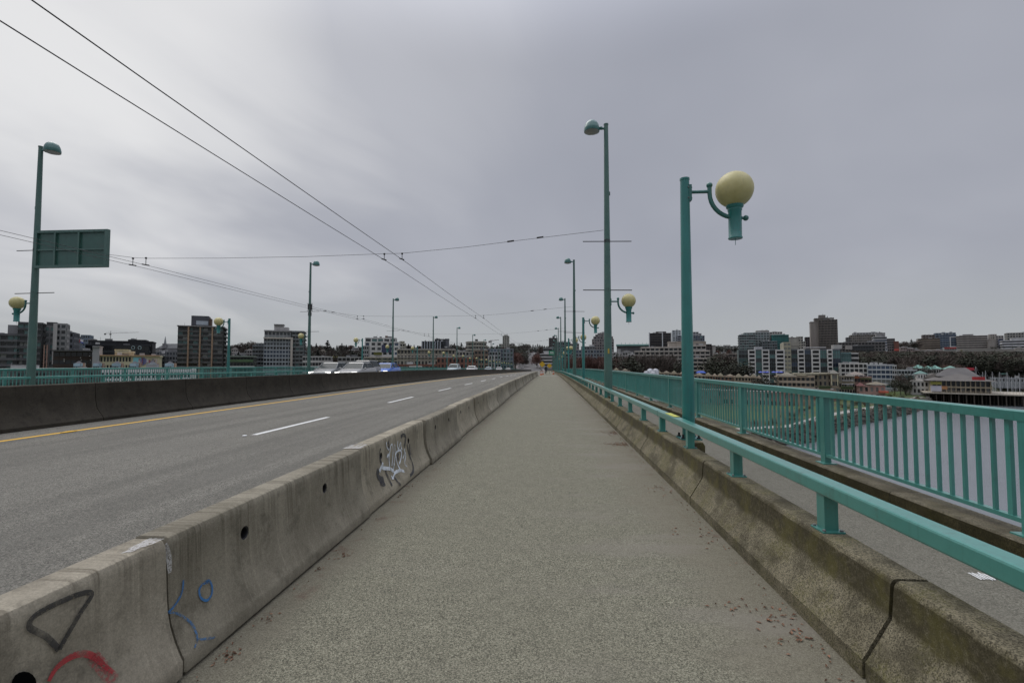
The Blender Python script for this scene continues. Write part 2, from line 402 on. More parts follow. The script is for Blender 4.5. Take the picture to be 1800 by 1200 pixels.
# ------------------------------------------------------------------ precast barrier blocks between road and path
BX = -2.075; BL = 2.6; B0 = -.2
PROF = [(.215, .02), (.215, .088), (.205, .105), (.165, .19), (.138, .265), (.122, .34), (.113, .43), (.107, .54), (.103, .64), (.099, .672), (.088, .69), (.07, .698)]
def face_x(z):
    for i in range(len(PROF) - 1):
        if PROF[i][1] <= z <= PROF[i + 1][1]:
            t = (z - PROF[i][1]) / max(1e-6, PROF[i + 1][1] - PROF[i][1]); return PROF[i][0] + t * (PROF[i + 1][0] - PROF[i][0])
    return PROF[0][0] if z < .1 else PROF[-1][0]
def block_mesh():
    half = BL / 2 - .011
    full = PROF + [(-x, z) for x, z in reversed(PROF)]
    b = MB(); n = len(full)
    ys = [-half, -half + .012, -.6, 0, .6, half - .012, half]
    for j, y in enumerate(ys):
        k = .965 if j in (0, len(ys) - 1) else 1.0
        b.v += [(x * k, y, z * (k if z > .1 else 1) + (.003 if k < 1 else 0)) for x, z in full]
    for j in range(len(ys) - 1):
        for i in range(n):
            a = j * n + i; c = j * n + (i + 1) % n
            b.f.append((a, a + n, c + n, c)); b.mi.append(0)
    b.f.append(tuple(range(n))); b.f.append(tuple((len(ys) - 1) * n + i for i in range(n - 1, -1, -1))); b.mi += [0, 0]
    for s_ in (-1, 1): b.box(-.2, .2, s_ * (half - .14) - .12, s_ * (half - .14) + .12, 0.002, .03)   # feet
    ob = obj('cut', b, M['barrier'])
    cb = MB()
    for y in (-.66, .46):
        cb.tube([(-.02, y, .505), (.3, y, .505)], .043, 18)
    cut = obj('cutter', cb, M['barrier'])
    md = ob.modifiers.new('b', 'BOOLEAN'); md.operation = 'DIFFERENCE'; md.object = cut; md.solver = 'EXACT'
    dg = bpy.context.evaluated_depsgraph_get()
    me = bpy.data.meshes.new_from_object(ob.evaluated_get(dg))
    bpy.data.objects.remove(ob); bpy.data.objects.remove(cut)
    me.polygons.foreach_set('use_smooth', [True] * len(me.polygons)); me.set_sharp_from_angle(angle=R(32))
    return me
bme = block_mesh()
sleeve = MB()
for y in (0,):
    n = 18; vs = []
    for r, x in ((.043, .0), (.035, -.004), (.033, -.07)):
        for k in range(n): q = 2 * math.pi * k / n; vs.append((x, r * math.cos(q), r * math.sin(q)))
    fs = []
    for j in range(2):
        for k in range(n): a = j * n + k; c = j * n + (k + 1) % n; fs.append((a, c, c + n, a + n))
    sleeve.add(vs, fs)
sleeve_me = sleeve.mesh('sleeve', M['black'], 40)
NB = 33
special = {0: 'concrete barrier block behind the black triangle block, cut by the edge of view',
           1: 'stained concrete barrier block with black triangle and red arc drawn on it, nearest the camera',
           2: 'grey concrete barrier block with a blue circle and blue curve at its near end',
           3: 'pale concrete barrier block covered with the white and grey graffiti tag',
           4: 'concrete barrier block directly beyond the one with the white graffiti tag',
           5: 'concrete barrier block with pale buffed paint and scribbles, two beyond the white graffiti tag'}
blocks = []
rb = random.Random(11)
for i in range(NB):
    y = B0 + BL * (i - 1) + BL / 2
    lab = special.get(i) or 'grey concrete barrier block beside the path, %s in the row from the camera' % nth(i - 1)
    o = link('concrete_barrier', bme, None, (BX + rb.uniform(-.012, .012) * (1 if i < 6 else 1.8), y, dk(y)), R(rb.uniform(-.35, .35) if i > 6 else 0))
    o.rotation_euler.x = math.atan2(dk(y + 1) - dk(y - 1), 2)
    o.color = {1: (.97, .95, .92, 1), 2: (.93, .92, .88, 1), 3: (1.22, 1.2, 1.14, 1), 4: (.95, .94, .9, 1), 5: (1.28, 1.26, 1.2, 1), 6: (.9, .88, .82, 1)}.get(i, (lambda q: (q, q, q * .97, 1))(rb.uniform(.82, 1.12)))
    o.location.x += {3: -.01, 4: .014, 5: -.012, 6: .014}.get(i, 0)
    tag(o, lab, 'barrier', 'concrete barrier blocks between road and path'); blocks.append(o)
    if i < 9:
        for yy in (-.66, .46):
            link('lifting_hole', sleeve_me, o, (face_x(.505) - .004, yy, .505))
def on(i, pts):
    """photo points -> (y, z) on the path-side face of block i, in the block's own space"""
    o = blocks[i]; r = []
    for px, py in pts:
        x = BX + .12
        for _ in range(8):
            q = atX(px, py, x); z = (q[2] - o.location.z) * .965; x = o.location.x + face_x(max(.0, min(.69, z)))
        r.append((q[1] - o.location.y, (q[2] - o.location.z) * .965))
    return r
def stroke(i, pts, w, mat, name='graffiti', taper=False):
    q = on(i, pts); o = ribbon(q, w, face_x, M[mat], name, blocks[i], taper); return o
def c0(s, ox, oy, pts): return [(ox + a / s, oy + b / s) for a, b in pts]
# crop at 3x from (0,800)
A = lambda pts: c0(3, 0, 800, pts)
stroke(1, A([(305, 1000), (350, 920), (420, 800), (475, 715), (462, 692), (400, 705), (300, 745), (210, 790), (160, 830), (148, 870), (180, 895), (240, 930), (305, 1000)]), .022, 'g_black', 'triangle_graffiti')
stroke(1, A([(250, 1170), (290, 1100), (360, 1045), (430, 1025), (490, 1045), (540, 1090), (590, 1130)]), .026, 'g_red', 'arc_graffiti', True)
stroke(1, A([(480, 1040), (520, 1085), (560, 1140), (600, 1180)]), .055, 'g_red_thin', 'faded_graffiti')
stroke(2, A([(962, 640), (958, 690), (940, 740), (910, 785), (882, 815)]), .013, 'g_blue', 'curve_graffiti')
stroke(2, A([(882, 815), (930, 822), (980, 855), (1015, 895), (1035, 960), (1020, 1010)]), .015, 'g_blue_thin', 'curve_graffiti', True)
stroke(2, A([(1095, 655), (1062, 668), (1045, 700), (1055, 740), (1085, 755), (1110, 725), (1113, 680), (1098, 648), (1075, 655)]), .014, 'g_blue', 'circle_graffiti')
stroke(2, A([(1035, 965), (1080, 962), (1130, 955)]), .012, 'g_blue_thin', 'curve_graffiti')
stroke(2, A([(868, 440), (885, 520), (890, 600)]), .035, 'g_pale', 'white_paint_patch', True)
# the white tag on the fourth block: crop 10.91x from (640,750)
S = lambda pts: c0(10.91, 640, 750, pts)
for pts, w, mt in (
    ([(310, 380), (290, 480), (300, 590), (330, 680)], .035, 'g_grey'), ([(270, 800), (250, 880), (290, 970), (370, 1000)], .075, 'g_grey'),
    ([(700, 160), (740, 120), (790, 160), (780, 280), (760, 360)], .05, 'g_grey'), ([(815, 300), (850, 470), (890, 600), (930, 720), (930, 850), (880, 930)], .04, 'g_grey'),
    ([(870, 300), (870, 420), (890, 520)], .035, 'g_grey'), ([(400, 800), (430, 900), (480, 1010), (530, 1120)], .045, 'g_grey'), ([(300, 1060), (345, 1050), (390, 1085), (345, 1105), (305, 1080)], .03, 'g_grey'),
    ([(650, 480), (640, 560), (655, 620)], .05, 'g_grey'), ([(450, 250), (470, 330), (450, 380)], .05, 'g_grey'), ([(560, 930), (620, 1020), (690, 1120)], .04, 'g_grey'),
    ([(420, 250), (425, 340), (455, 400), (470, 385)], .014, 'g_white'), ([(285, 830), (330, 730), (350, 680), (345, 760), (420, 775), (500, 790), (545, 830)], .03, 'g_white'),
    ([(500, 330), (485, 450), (470, 560), (480, 740)], .016, 'g_white'), ([(500, 330), (530, 300), (545, 400), (540, 560), (525, 730)], .014, 'g_white'),
    ([(580, 300), (585, 420), (590, 560)], .012, 'g_white'), ([(640, 240), (630, 330), (650, 390), (690, 270), (700, 360), (720, 410)], .016, 'g_white'),
    ([(545, 840), (570, 680), (590, 520), (630, 440), (690, 425), (710, 500), (690, 620), (665, 690)], .02, 'g_white'), ([(600, 540), (620, 660), (650, 740), (690, 810)], .018, 'g_white'),
    ([(565, 880), (620, 840), (690, 820), (760, 840)], .026, 'g_white'), ([(735, 590), (765, 500), (770, 400), (760, 430), (790, 520), (770, 690), (815, 745)], .014, 'g_white'),
    ([(520, 920), (540, 980), (575, 890)], .018, 'g_white'), ([(430, 560), (455, 500), (470, 560)], .02, 'g_white')):
    stroke(3, S(pts), w * (1.45 if mt == 'g_white' else .95), mt)
C5 = lambda pts: c0(3.6, 500, 640, pts)
for pts in ([(1235, 230), (1240, 290)], [(1260, 215), (1270, 270), (1285, 230)], [(1310, 190), (1318, 235)], [(1262, 275), (1290, 260)]):
    stroke(5, C5(pts), .05, 'g_grey')
stroke(5, C5([(1225, 300), (1245, 345), (1300, 310), (1340, 270)]), .10, 'g_pale', 'buff_paint_patch')
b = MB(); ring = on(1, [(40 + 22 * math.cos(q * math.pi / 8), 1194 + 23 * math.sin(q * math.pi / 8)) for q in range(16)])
b.add([(face_x(max(.02, z)) + .006, y, z) for y, z in ring], [tuple(range(16))]); obj('drain_shade_disc', b, M['hole_shade'], blocks[1])  # flat disc on the face: the drain hole's inner shade is painted, not recessed
# white paint on the top of the first joint
b = MB(); rr = random.Random(8)
for k in range(9):
    x = BX + .02 + .009 * k; y0 = 2.38 - .18 * math.sin(math.pi * (k + .7) / 9.6) - rr.uniform(0, .04)
    b.add([(x, y0, .7005), (x + .0092, y0 + .01, .7005), (x + .0092, 2.385, .7005), (x, 2.385, .7005)], [(0, 1, 2, 3)])
o = obj('white_paint_patch', b, M['g_pale']); o.parent = blocks[1]; o.matrix_parent_inverse = Matrix.Translation(-blocks[1].location)

b = MB()
for k in range(10):
    x = -.09 + .019 * k; L_ = .22 + .12 * math.sin(k * 1.9) + rr.uniform(0, .06)
    b.add([(x, -BL / 2 + .012, .7005), (x + .0192, -BL / 2 + .012, .7005), (x + .0192, -BL / 2 + L_, .7005), (x, -BL / 2 + L_ * .9, .7005)], [(0, 1, 2, 3)])
obj('white_paint_patch', b, M['g_pale'], blocks[3])
# ------------------------------------------------------------------ median barrier
med = thing('median_barrier', 'long dark stained concrete barrier dividing the two carriageways', 'barrier', (-12.85, 0, 0))
mp = [(.42, 0), (.42, .09), (.22, .34), (.15, .62), (.13, 1.04), (.11, 1.06)]
mp = mp + [(-x, z) for x, z in reversed(mp)]
seg = MB(); seg.prism(mp[::-1], -1.69, 1.69)
seg_me = seg.mesh('median_segment', M['median'], 30)
for i in range(104):
    y = -2.6 + 3.4 * i
    o = link('barrier_segment', seg_me, med, (0, y, dk(y))); o.rotation_euler.x = math.atan2(dk(y + 1) - dk(y - 1), 2)

# ------------------------------------------------------------------ parapet wall beside the path, with its guard rail
PX = 1.585
def parapet(xs, base, dz, label, rlabel, sgn, n):
    par = thing('parapet_wall', label, 'parapet', (base, 0, dz))
    pf = [(0, 0), (0, .095), (.012, .11), (.12, .285), (.135, .31), (.15, .475), (.165, .497), (.18, .502), (.325, .502), (.338, .49), (.34, 0)]
    pf = [(x * sgn, z) for x, z in pf]
    if sgn > 0: pf = pf[::-1]
    s_ = MB(); s_.prism(pf, -1.497, 1.497); sm = s_.mesh('parapet_segment', M['parapet'], 28)
    for i in range(n):
        y = -1.92 + 3.02 * i - .0
        o = link('wall_segment', sm, par, (0, y + 0.04, dk(y))); o.rotation_euler.x = math.atan2(dk(y + 1) - dk(y - 1), 2)
    rail = thing('guard_rail', rlabel, 'guard rail', (base + .245 * sgn, 0, dz))
    w = .058; pr = [(-w, .738), (w, .738), (w, .828), (-w, .828)]
    r = swept('rail', pr, M['rail'], rail, [-14] + [-9 + 2 * i for i in range(60)] + list(range(112, 440, 14)), 0, 0, .012)
    pm = MB(); pm.box(-.043, .043, -.045, .045, .012, .742)
    pm.v = [(x, y, z if z > .1 else z + .5) for x, y, z in pm.v]; pme = pm.mesh('post', M['rail'])
    bp = MB(); bp.box(-.07, .07, -.075, .075, .503, .513); bpm = bp.mesh('base_plate', M['rail'])
    sl_ = MB(); sl_.box(-.0595, .0595, -.006, .006, .7365, .8295); slm = sl_.mesh('rail_splice', M['dark_teal'])
    for k in range(14): y = 1.9 + 6.24 * k; link('rail_splice', slm, rail, (0, y, dk(y)))
    bl = MB()
    for sx in (-.054, .054):
        for sy in (-.058, .058): bl.lathe([(.011, .513), (.011, .523), (.004, .526)], (sx, sy, 0), 8)
    blm = bl.mesh('bolt', M['steel'])
    for k in range(100):
        y = 3.39 + 1.56 * (k - 4)
        o = link('post', pme, rail, (0, y, dk(y)))
        if k < 40:
            link('base_plate', bpm, o, (0, 0, 0))
            if k < 16: link('bolt', blm, o, (0, 0, 0))['kind'] = 'stuff'
    return par, rail
par, rail = parapet(1, PX, 0.0, 'mossy exposed aggregate concrete parapet wall between path and pavement', 'teal box guard rail on short posts along the mossy parapet beside the path', 1, 104)
parapet(-1, -19.95, .27, 'concrete parapet on the far side of the bridge, behind the median barrier', 'thin teal guard rail along the far parapet behind the median barrier', -1, 104)
ys = MB()
for y0, y1, w in ((7.15, 7.7, .08),):
    ys.box(-.045, .05, y0, y1, .8285, .8302)
obj('paint_scuff', ys, M['yellow_scuff'], rail)

# ------------------------------------------------------------------ outer kerb and picket railing
def kerb_and_railing(xk, sgn, dz, klabel, rlabel, full):
    kb = thing('railing_kerb', klabel, 'kerb', (xk, 0, dz))
    kp = [(0, -.1), (0, .105), (.015, .12), (.30, .12), (.315, .105), (.315, -.5), (.25, -.5)]
    kp = [(x * sgn, z) for x, z in kp]
    if sgn > 0: kp = kp[::-1]
    s_ = MB(); s_.prism(kp, -1.494, 1.494); n_ = len(kp)
    s_.mi = [1 if (abs(kp[i][0]) < 1e-6 and abs(kp[(i + 1) % n_][0]) < 1e-6) else 0 for i in range(n_)] + [0, 0]
    sm = s_.mesh('kerb_segment', [M['kerb'], M['kerbmoss']], 30)
    for i in range(100):
        y = -2.13 + 3.0 * i; o = link('kerb_segment', sm, kb, (0, y, .15 + dk(y))); o.rotation_euler.x = math.atan2(dk(y + 1) - dk(y - 1), 2)
    xr = xk + sgn * .17
    rl = thing('bridge_railing', rlabel, 'railing', (xr, 0, dz + .27))
    yy = [-14] + [-8 + 2.78 * i for i in range(60)] + list(range(160, 440, 12))
    swept('top_rail', [(-.045, .88), (.045, .88), (.05, .955), (.035, .965), (-.035, .965), (-.05, .955)], M['rail'], rl, yy)
    swept('bottom_rail', [(-.03, .09), (.03, .09), (.03, .125), (-.03, .125)], M['rail'], rl, yy)
    pm = MB(); pm.box(-.04, .04, -.05, .05, .012, .882); pme = pm.mesh('railing_post', M['rail'])
    bp = MB(); bp.box(-.085, .085, -.1, .1, .0, .012); bpm = bp.mesh('post_base_plate', M['rail'])
    pk = MB(); pk.box(-.014, .014, -.0125, .0125, .11, .885); pkm = pk.mesh('picket', M['rail'])
    eb = MB(); eb.box(-.016, .016, -.021, .021, .11, .885); ebm = eb.mesh('end_bar', M['rail'])
    rest = MB(); cnt = 0; q = 100 if full else 100
    for k in range(-1, 99):
        y = 6.83 + 2.78 * (k - 1)
        o = link('post', pme, rl, (0, y, dk(y)))
        if k < 25: link('base_plate', bpm, o, (0, 0, 0))
    start = -2 if full else 3
    for k in range(-3, 130):
        y = 6.83 + 2.78 * (k - 1)
        near = (0 <= k <= 4) if full else (6 <= k <= 10)
        for j in range(18):
            yy_ = y + .165 + (2.45 / 17) * j
            if near:
                link('picket', ebm if j in (0, 17) else pkm, rl, (0, yy_, dk(yy_)))
            else:
                d = dk(yy_); w = .021 if j in (0, 17) else .0125
                rest.box(-.014, .014, yy_ - w, yy_ + w, .11 + d, .885 + d)
    o = obj('picket', rest, M['rail'], rl); o['kind'] = 'stuff'
    return rl
kerb_and_railing(3.52, 1, 0.0, 'dark moss grown kerb carrying the picket railing over the water', 'teal picket railing along the outer edge of the pavement, above the water', True)
kerb_and_railing(-21.75, -1, .17, 'kerb under the picket railing at the far edge of the bridge', 'teal picket railing at the far edge of the bridge in front of the apartment towers', False)
far_pav = strip('pavement', -21.85, -20.4, .28, M['walk'], .3)

# ------------------------------------------------------------------ lamps
def globe_set(root, za, rg, xp):
    """bracket, globe, cup and finial on a pole of radius xp at arm height za, reaching to +x"""
    b = MB()
    b.box(xp - .02, xp + .022, -.055, .055, za - .14, za + .1)
    b.tube([(xp, 0, za), (.36, 0, za)], .026, 10)
    arc = [(.36, 0, za + .08)] + [(.36 + .36 * (1 - math.cos(t)), 0, za - .03 - .37 * math.sin(t)) for t in [i * math.pi / 18 for i in range(10)]]
    b.tube(arc, .032, 12); b.ball((.36, 0, za + .095), .046, 12, 8)
    b.tube([(.72, 0, za - .4), (.86, 0, za - .41)], .024, 10); b.ball((.875, 0, za - .41), .042, 12, 8)
    c = MB(); c.lathe([(.095, za - .72), (.1, za - .715), (.1, za - .7), (.092, za - .69), (.092, za - .31), (.1, za - .3), (.1, za - .27), (.12, za - .25), (.125, za - .2)], (.72, 0, 0), 20)
    c.tube([(.72, 0, za - .71), (.72, 0, za - .81)], .004, 6)
    cup = obj('lamp_cup', c, M['teal'], root, 40)
    s_ = MB(); s_.ball((0, 0, 0), rg, 32, 20); obj('lamp_globe', s_, M['globe'], root, 80, (.72, 0, za + .02))
    bo = MB()
    for zz in (-.1, .06):
        for yy in (-.03, .03): bo.ball((xp + .024, yy, za + zz), .012, 8, 6)
    for zz in (-.1, .06): bo.ball((xp * .55, -xp * .9, za + zz), .012, 8, 6)
    o_ = len(b.v); b.v += bo.v; b.f += [tuple(i + o_ for i in f) for f in bo.f]; b.mi += [1] * len(bo.f)
    obj('globe_bracket', b, [M['dark_teal'], M['steel']], root, 40)
def tall_lamp():
    t = thing('street_lamp', 'x', 'street lamp', (0, 0, 0))
    b = MB(); b.tube([(0, 0, 0), (0, 0, .02)], .23, 16); b.tube([(0, 0, .02), (0, 0, 1.2), (0, 0, 9.52)], [.145, .138, .075], 16)
    b.tube([(0, 0, 9.52), (0, 0, 9.56)], .085, 14)
    obj('pole', b, M['pole'], t, 40)
    b = MB(); b.tube([(0, 0, 9.4), (-.3, 0, 9.4)], .04, 10); b.ball((-.18, 0, 9.42), .065, 10, 8)
    obj('lamp_arm', b, M['dark_teal'], t, 40)
    b = MB(); b.lathe([(.268, 9.3), (.275, 9.33), (.275, 9.41), (.265, 9.44), (.245, 9.53), (.2, 9.62), (.13, 9.68), (.05, 9.705), (.002, 9.71)], (-.5, 0, 0), 24)
    h = obj('lamp_head', b, M['dark_teal'], t, 50)
    b = MB(); b.lathe([(.02, 9.25), (.12, 9.255), (.2, 9.275), (.25, 9.299)], (-.5, 0, 0), 24); obj('lens', b, M['lens'], h, 50)
    for zz in (5.37, 3.66):
        b = MB(); b.tube([(-.84, 0, zz + .012), (.84, 0, zz - .012)], .016, 8); b.tube([(0, 0, zz - .06), (0, 0, zz + .06)], .14 - .006 * zz, 14)
        obj('banner_arm', b, M['black'], t, 40)
    globe_set(t, 3.26, .245, .105)
    b = MB(); b.box(.07, .12, -.03, .03, 7.0, 7.12); obj('fuse_cover', b, M['pole'], t)
    return t
def globe_lamp():
    t = thing('globe_lamp', 'x', 'street lamp', (0, 0, 0))
    b = MB(); b.tube([(0, 0, .02), (0, 0, .8), (0, 0, 3.84)], [.09, .086, .066], 18); b.tube([(0, 0, 3.84), (0, 0, 3.87)], .071, 18)
    obj('pole', b, M['teal'], t, 40)
    b = MB(); b.box(-.15, .15, -.15, .15, 0, .018)
    fl = obj('base_plate', b, M['teal'], t)
    b = MB()
    for sx in (-.11, .11):
        for sy in (-.11, .11): b.tube([(sx, sy, .015), (sx, sy, .075)], .016, 8); b.tube([(sx, sy, .018), (sx, sy, .035)], .028, 6)
    obj('anchor_bolt', b, M['black'], fl, 40)
    globe_set(t, 3.66, .266, .066)
    return t
M['lens'] = plain('frosted_lens', (.30, .30, .27), .35, .05)
def pedestal(x, y, dz, sgn, label):
    b = MB(); b.prism([(-.02, -.6), (.27, -.6), (.27, .45), (.24, .5), (-.02, .5)] if sgn > 0 else [(.02, .5), (-.24, .5), (-.27, .45), (-.27, -.6), (.02, -.6)], -.34, .34)
    tag(obj('lamp_pedestal', b, M['parapet'], None, False, (x, y, dz + dk(y)), 0, .015), label, 'pedestal', 'concrete pedestals under the lamp posts')
tl, gl = tall_lamp(), globe_lamp()
firstT = firstG = True
def place(proto, first, loc, rz, label, group):
    if first: o = proto; o.location = loc; o.rotation_euler = (0, 0, rz); o['label'] = label
    else: o = dup(proto, loc, rz, label)
    o['group'] = group; return o
near = 'lamp posts along the path'; far = 'lamp posts on the far side of the bridge'
talls_r, talls_l = [], []
for k in range(13):
    y = 16.95 + 22.15 * k; z = .5 + dk(y)
    lab = 'tall teal lamp post with domed head and side globe, nearest the camera beside the path' if k == 0 else 'tall teal domed lamp post beside the path, %s of its row from the camera' % nth(k)
    talls_r.append(place(tl, k == 0, (2.04, y, z), 0, lab, near))
    if k < 5: pedestal(1.90, y, 0, 1, 'concrete pedestal under the %s tall lamp post of the path row' % nth(k))
for k in range(13):
    y = 7.32 + 21.6 * k; z = .5 + dk(y)
    lab = 'teal post with one yellowed globe on a curved bracket, nearest and largest, with stickers' if k == 0 else 'teal post with a single globe beside the path, %s of its row from the camera' % nth(k)
    place(gl, k == 0, (2.04, y, z), 0, lab, near)
    if k < 5: pedestal(1.90, y, 0, 1, 'concrete pedestal under the %s globe post of the path row' % nth(k))
for k in range(12):
    y = 17.5 + 22.0 * k; z = .72 + dk(y)
    lab = 'tall teal lamp post carrying the green sign, beyond the median barrier' if k == 0 else 'tall teal far side lamp post, %s along from the one with the green sign' % nth(k - 1)
    o = place(tl, False, (-20.25, y, z), math.pi, lab, far); talls_l.append(o)
    if k == 1:
        b = MB(); b.box(-.14, .14, -.16, .1, 5.5, 6.0); b.box(-.1, .1, -.14, .1, 5.0, 5.3); b.tube([(-.25, 0, 6.05), (.25, 0, 6.05)], .02, 6); b.tube([(-.25, 0, 5.42), (.25, 0, 5.42)], .02, 6)
        obj('camera_box', b, M['black'], o)
for k in range(12):
    y = 29.2 + 22.0 * k; z = .62 + dk(y)
    place(gl, False, (-20.25, y, z), math.pi, 'teal globe post on the far side of the bridge, %s from the camera' % nth(k), far)

# stickers and scribbles on the nearest globe post: pole surface, facing the path
sk = MB()
def on_pole(px0, px1, py0, py1, mi, out):
    za = EYE + (638 - py0) * .00862; zb = EYE + (638 - py1) * .00862
    xa, xb = (px0 - 1208) * .0086, (px1 - 1208) * .0086
    vs = []; n = 5; r = .0885 - (za - .5) * .0066 + .0015
    for i in range(n + 1):
        x = max(-r, min(r, xa + (xb - xa) * i / n)); y = -math.sqrt(max(0, r * r - x * x))
        vs += [(x, y, zb - .5), (x, y, za - .5)]
    sk.add(vs, [(2 * i, 2 * i + 2, 2 * i + 3, 2 * i + 1) for i in range(n)], mi)
on_pole(1203, 1208, 596, 599, 0, 0); on_pole(1204.5, 1207, 598, 601, 2, 0)
for x in (1203.2, 1206.4): on_pole(x, x + 1.2, 605.6, 611.4, 0, 0)
for x in (1202.4, 1205.6): on_pole(x, x + 1.2, 606.3, 607.3, 0, 0)
for a in ((1207.5, 1211, 664.5, 665.3), (1210.4, 1211.2, 665, 670), (1208.2, 1209, 667, 673), (1211.5, 1213.5, 671, 672), (1205, 1205.7, 676, 681)): on_pole(*a, 1, 0)
obj('sticker', sk, [M['white'], M['black'], plain('pink_sticker', (.5, .12, .16), .6)], gl)
sk = MB(); sk.box(-.025, .03, -.145, -.14, 1.45, 1.62); obj('sticker', sk, plain('yellow_sticker', (.5, .35, .05), .6), talls_r[0])

# the green traffic sign seen from behind
sg = thing('road_sign', 'back of a green framed road sign bolted to the tall lamp post beyond the median', 'road sign', (-20.25, 17.42, 5.35))
M['signback'] = paint('sign_back_green', (.016, .075, .058), (.022, .09, .07), .55, .15)
W, Hh = 3.15, 1.42
b = MB(); b.box(.12, W, -.02, .0, 0, Hh); obj('sign_panel', b, M['signback'], sg)
b = MB()
for z0, z1 in ((-.03, .07), (Hh - .07, Hh + .03)): b.box(.1, W + .02, -.10, .03, z0, z1)
b.box(W - .10, W + .02, -.10, .03, .07, Hh - .07); b.box(.1, .2, -.10, .03, .07, Hh - .07)
for x in (.95, 1.95): b.box(x - .035, x + .035, -.09, -.02, .07, Hh - .07)
b.box(.2, W - .1, -.075, -.02, Hh * .48 - .03, Hh * .48 + .03)
obj('sign_frame', b, M['pole'], sg)
b = MB()
for i in range(14): b.ball((.3 + .21 * i, -.103, Hh - .02), .012, 6, 4)
obj('bolt', b, M['black'], sg)['kind'] = 'stuff'

# ------------------------------------------------------------------ overhead trolley wires
WZ = 5.4
def wire(x, label, r=.009):
    b = MB(); ys = [-60, -40, -20, 0] + [6 * i for i in range(1, 45)] + [300, 340, 400]
    b.tube([(x, y, WZ + dk(y) - .05 * math.sin(math.pi * ((y - 18) % 22) / 22)) for y in ys], r, 6)
    tag(obj('trolley_wire', b, M['wire'], None, True), label, 'overhead wire', 'trolley wires over the bridge')
wire(-6.0, 'overhead trolley wire above the near carriageway, the farther from the path', .009)
wire(-5.33, 'overhead trolley wire above the near carriageway, the one closer to the path', .009)
wire(-16.05, 'overhead trolley wire above the oncoming carriageway, farther from the median', .007)
wire(-15.5, 'overhead trolley wire above the oncoming carriageway, closer to the median', .007)
for k in range(7):
    if k == 0: ya, yb = 16.95, 17.5
    else: ya, yb = 16.95 + 22.15 * k, 17.5 + 22.0 * k
    d = dk((ya + yb) / 2)
    sp = thing('span_wire', ('thin cross wire hung between the nearest pair of tall lamp posts' if k == 0 else 'thin cross wire hung between the %s pair of tall lamp posts from the camera' % nth(k)), 'span wire', (0, 0, d), 0, 'span wires between the tall lamp posts')
    xs = [(1.92, 6.27), (-.9, 6.0), (-3, 5.79), (-5.33, 5.62), (-6.0, 5.62), (-9, 5.58), (-12.5, 5.6), (-15.5, 5.66), (-16.05, 5.70), (-18.4, 6.02), (-20.4, 6.4)]
    pts = [(x, ya + (1.92 - x) / 22.3 * (yb - ya), z) for x, z in xs]
    b = MB(); b.tube(pts, .007, 6); obj('cable', b, M['wire'], sp, True)
    def ypos(x): return ya + (1.92 - x) / 22.3 * (yb - ya)
    for x, z in ((-.3, 6.06), (-1.35, 5.95), (-18.2, 5.99), (-18.9, 6.12)):
        b = MB(); b.tube([(x - .12, ypos(x), z), (x + .12, ypos(x), z + .03)], [.03, .03], 8); obj('insulator', b, M['black'], sp, 40)
    for x in (-5.33, -6.0, -15.5, -16.05):
        b = MB(); z = 5.62 if x > -10 else 5.68
        b.ball((x, ypos(x), z - .01), .04, 8, 6); b.tube([(x, ypos(x), z), (x, ypos(x), WZ + .03)], .012, 6); b.tube([(x - .05, ypos(x) - .12, WZ + .01), (x + .03, ypos(x) + .12, WZ + .01)], .024, 6)
        obj('hanger', b, M['black'], sp, 40)

# ------------------------------------------------------------------ dead leaves and grit
b = MB(); rr = random.Random(5)
def leaf(x, y, s):
    a = rr.uniform(0, 6.28); c, sn = math.cos(a), math.sin(a); h = rr.uniform(.002, .012)
    pts = [(-s, 0, 0), (0, -s * .45, h), (s, 0, h * .4), (0, s * .45, h)]
    b.add([(x + p[0] * c - p[1] * sn, y + p[0] * sn + p[1] * c, .003 + p[2] + dk(y)) for p in pts], [(0, 1, 2), (0, 2, 3)])
clusters = [(1085, 760, 150, .2, .2), (1098, 780, 140, .2, .12), (1075, 735, 70, .15, .3), (1160, 858, 40, .13, .1), (1178, 872, 25, .1, .15), (1230, 940, 35, .14, .15), (1300, 1070, 22, .1, .06), (1370, 1085, 22, .08, .05), (1395, 1120, 40, .09, .09), (1430, 1095, 20, .07, .12), (1350, 1000, 24, .1, .2), (1050, 712, 60, .1, .5), (1030, 695, 60, .08, .9)]
for px, py, n, sx, sy in clusters:
    q = atZ(px, py, 0)
    for i in range(int(n * (2.2 if px < 1110 else .7))):
        x = q[0] + rr.gauss(0, sx); y = q[1] + rr.gauss(0, sy)
        if x < 1.55: leaf(x, y, rr.uniform(.006, .02))
for i in range(520):
    y = rr.uniform(1.8, 40); leaf(1.55 - abs(rr.gauss(0, .06)), y, rr.uniform(.004, .014))
for i in range(260):
    y = rr.uniform(1.8, 30); leaf(-1.82 + abs(rr.gauss(0, .05)), y, rr.uniform(.004, .014))
for px, py, n in ((402, 1155, 26), (605, 976, 22), (560, 1000, 14), (470, 1085, 10), (690, 870, 10)):
    q = atZ(px, py, 0)
    for i in range(n): leaf(max(-1.8, q[0] + rr.gauss(0, .025)), q[1] + rr.gauss(0, .035), rr.uniform(.006, .014))
o = obj('leaf_litter', b, M['leaf']); o['kind'] = 'stuff'; o['label'] = 'scattered brown dead leaves along the path edges'
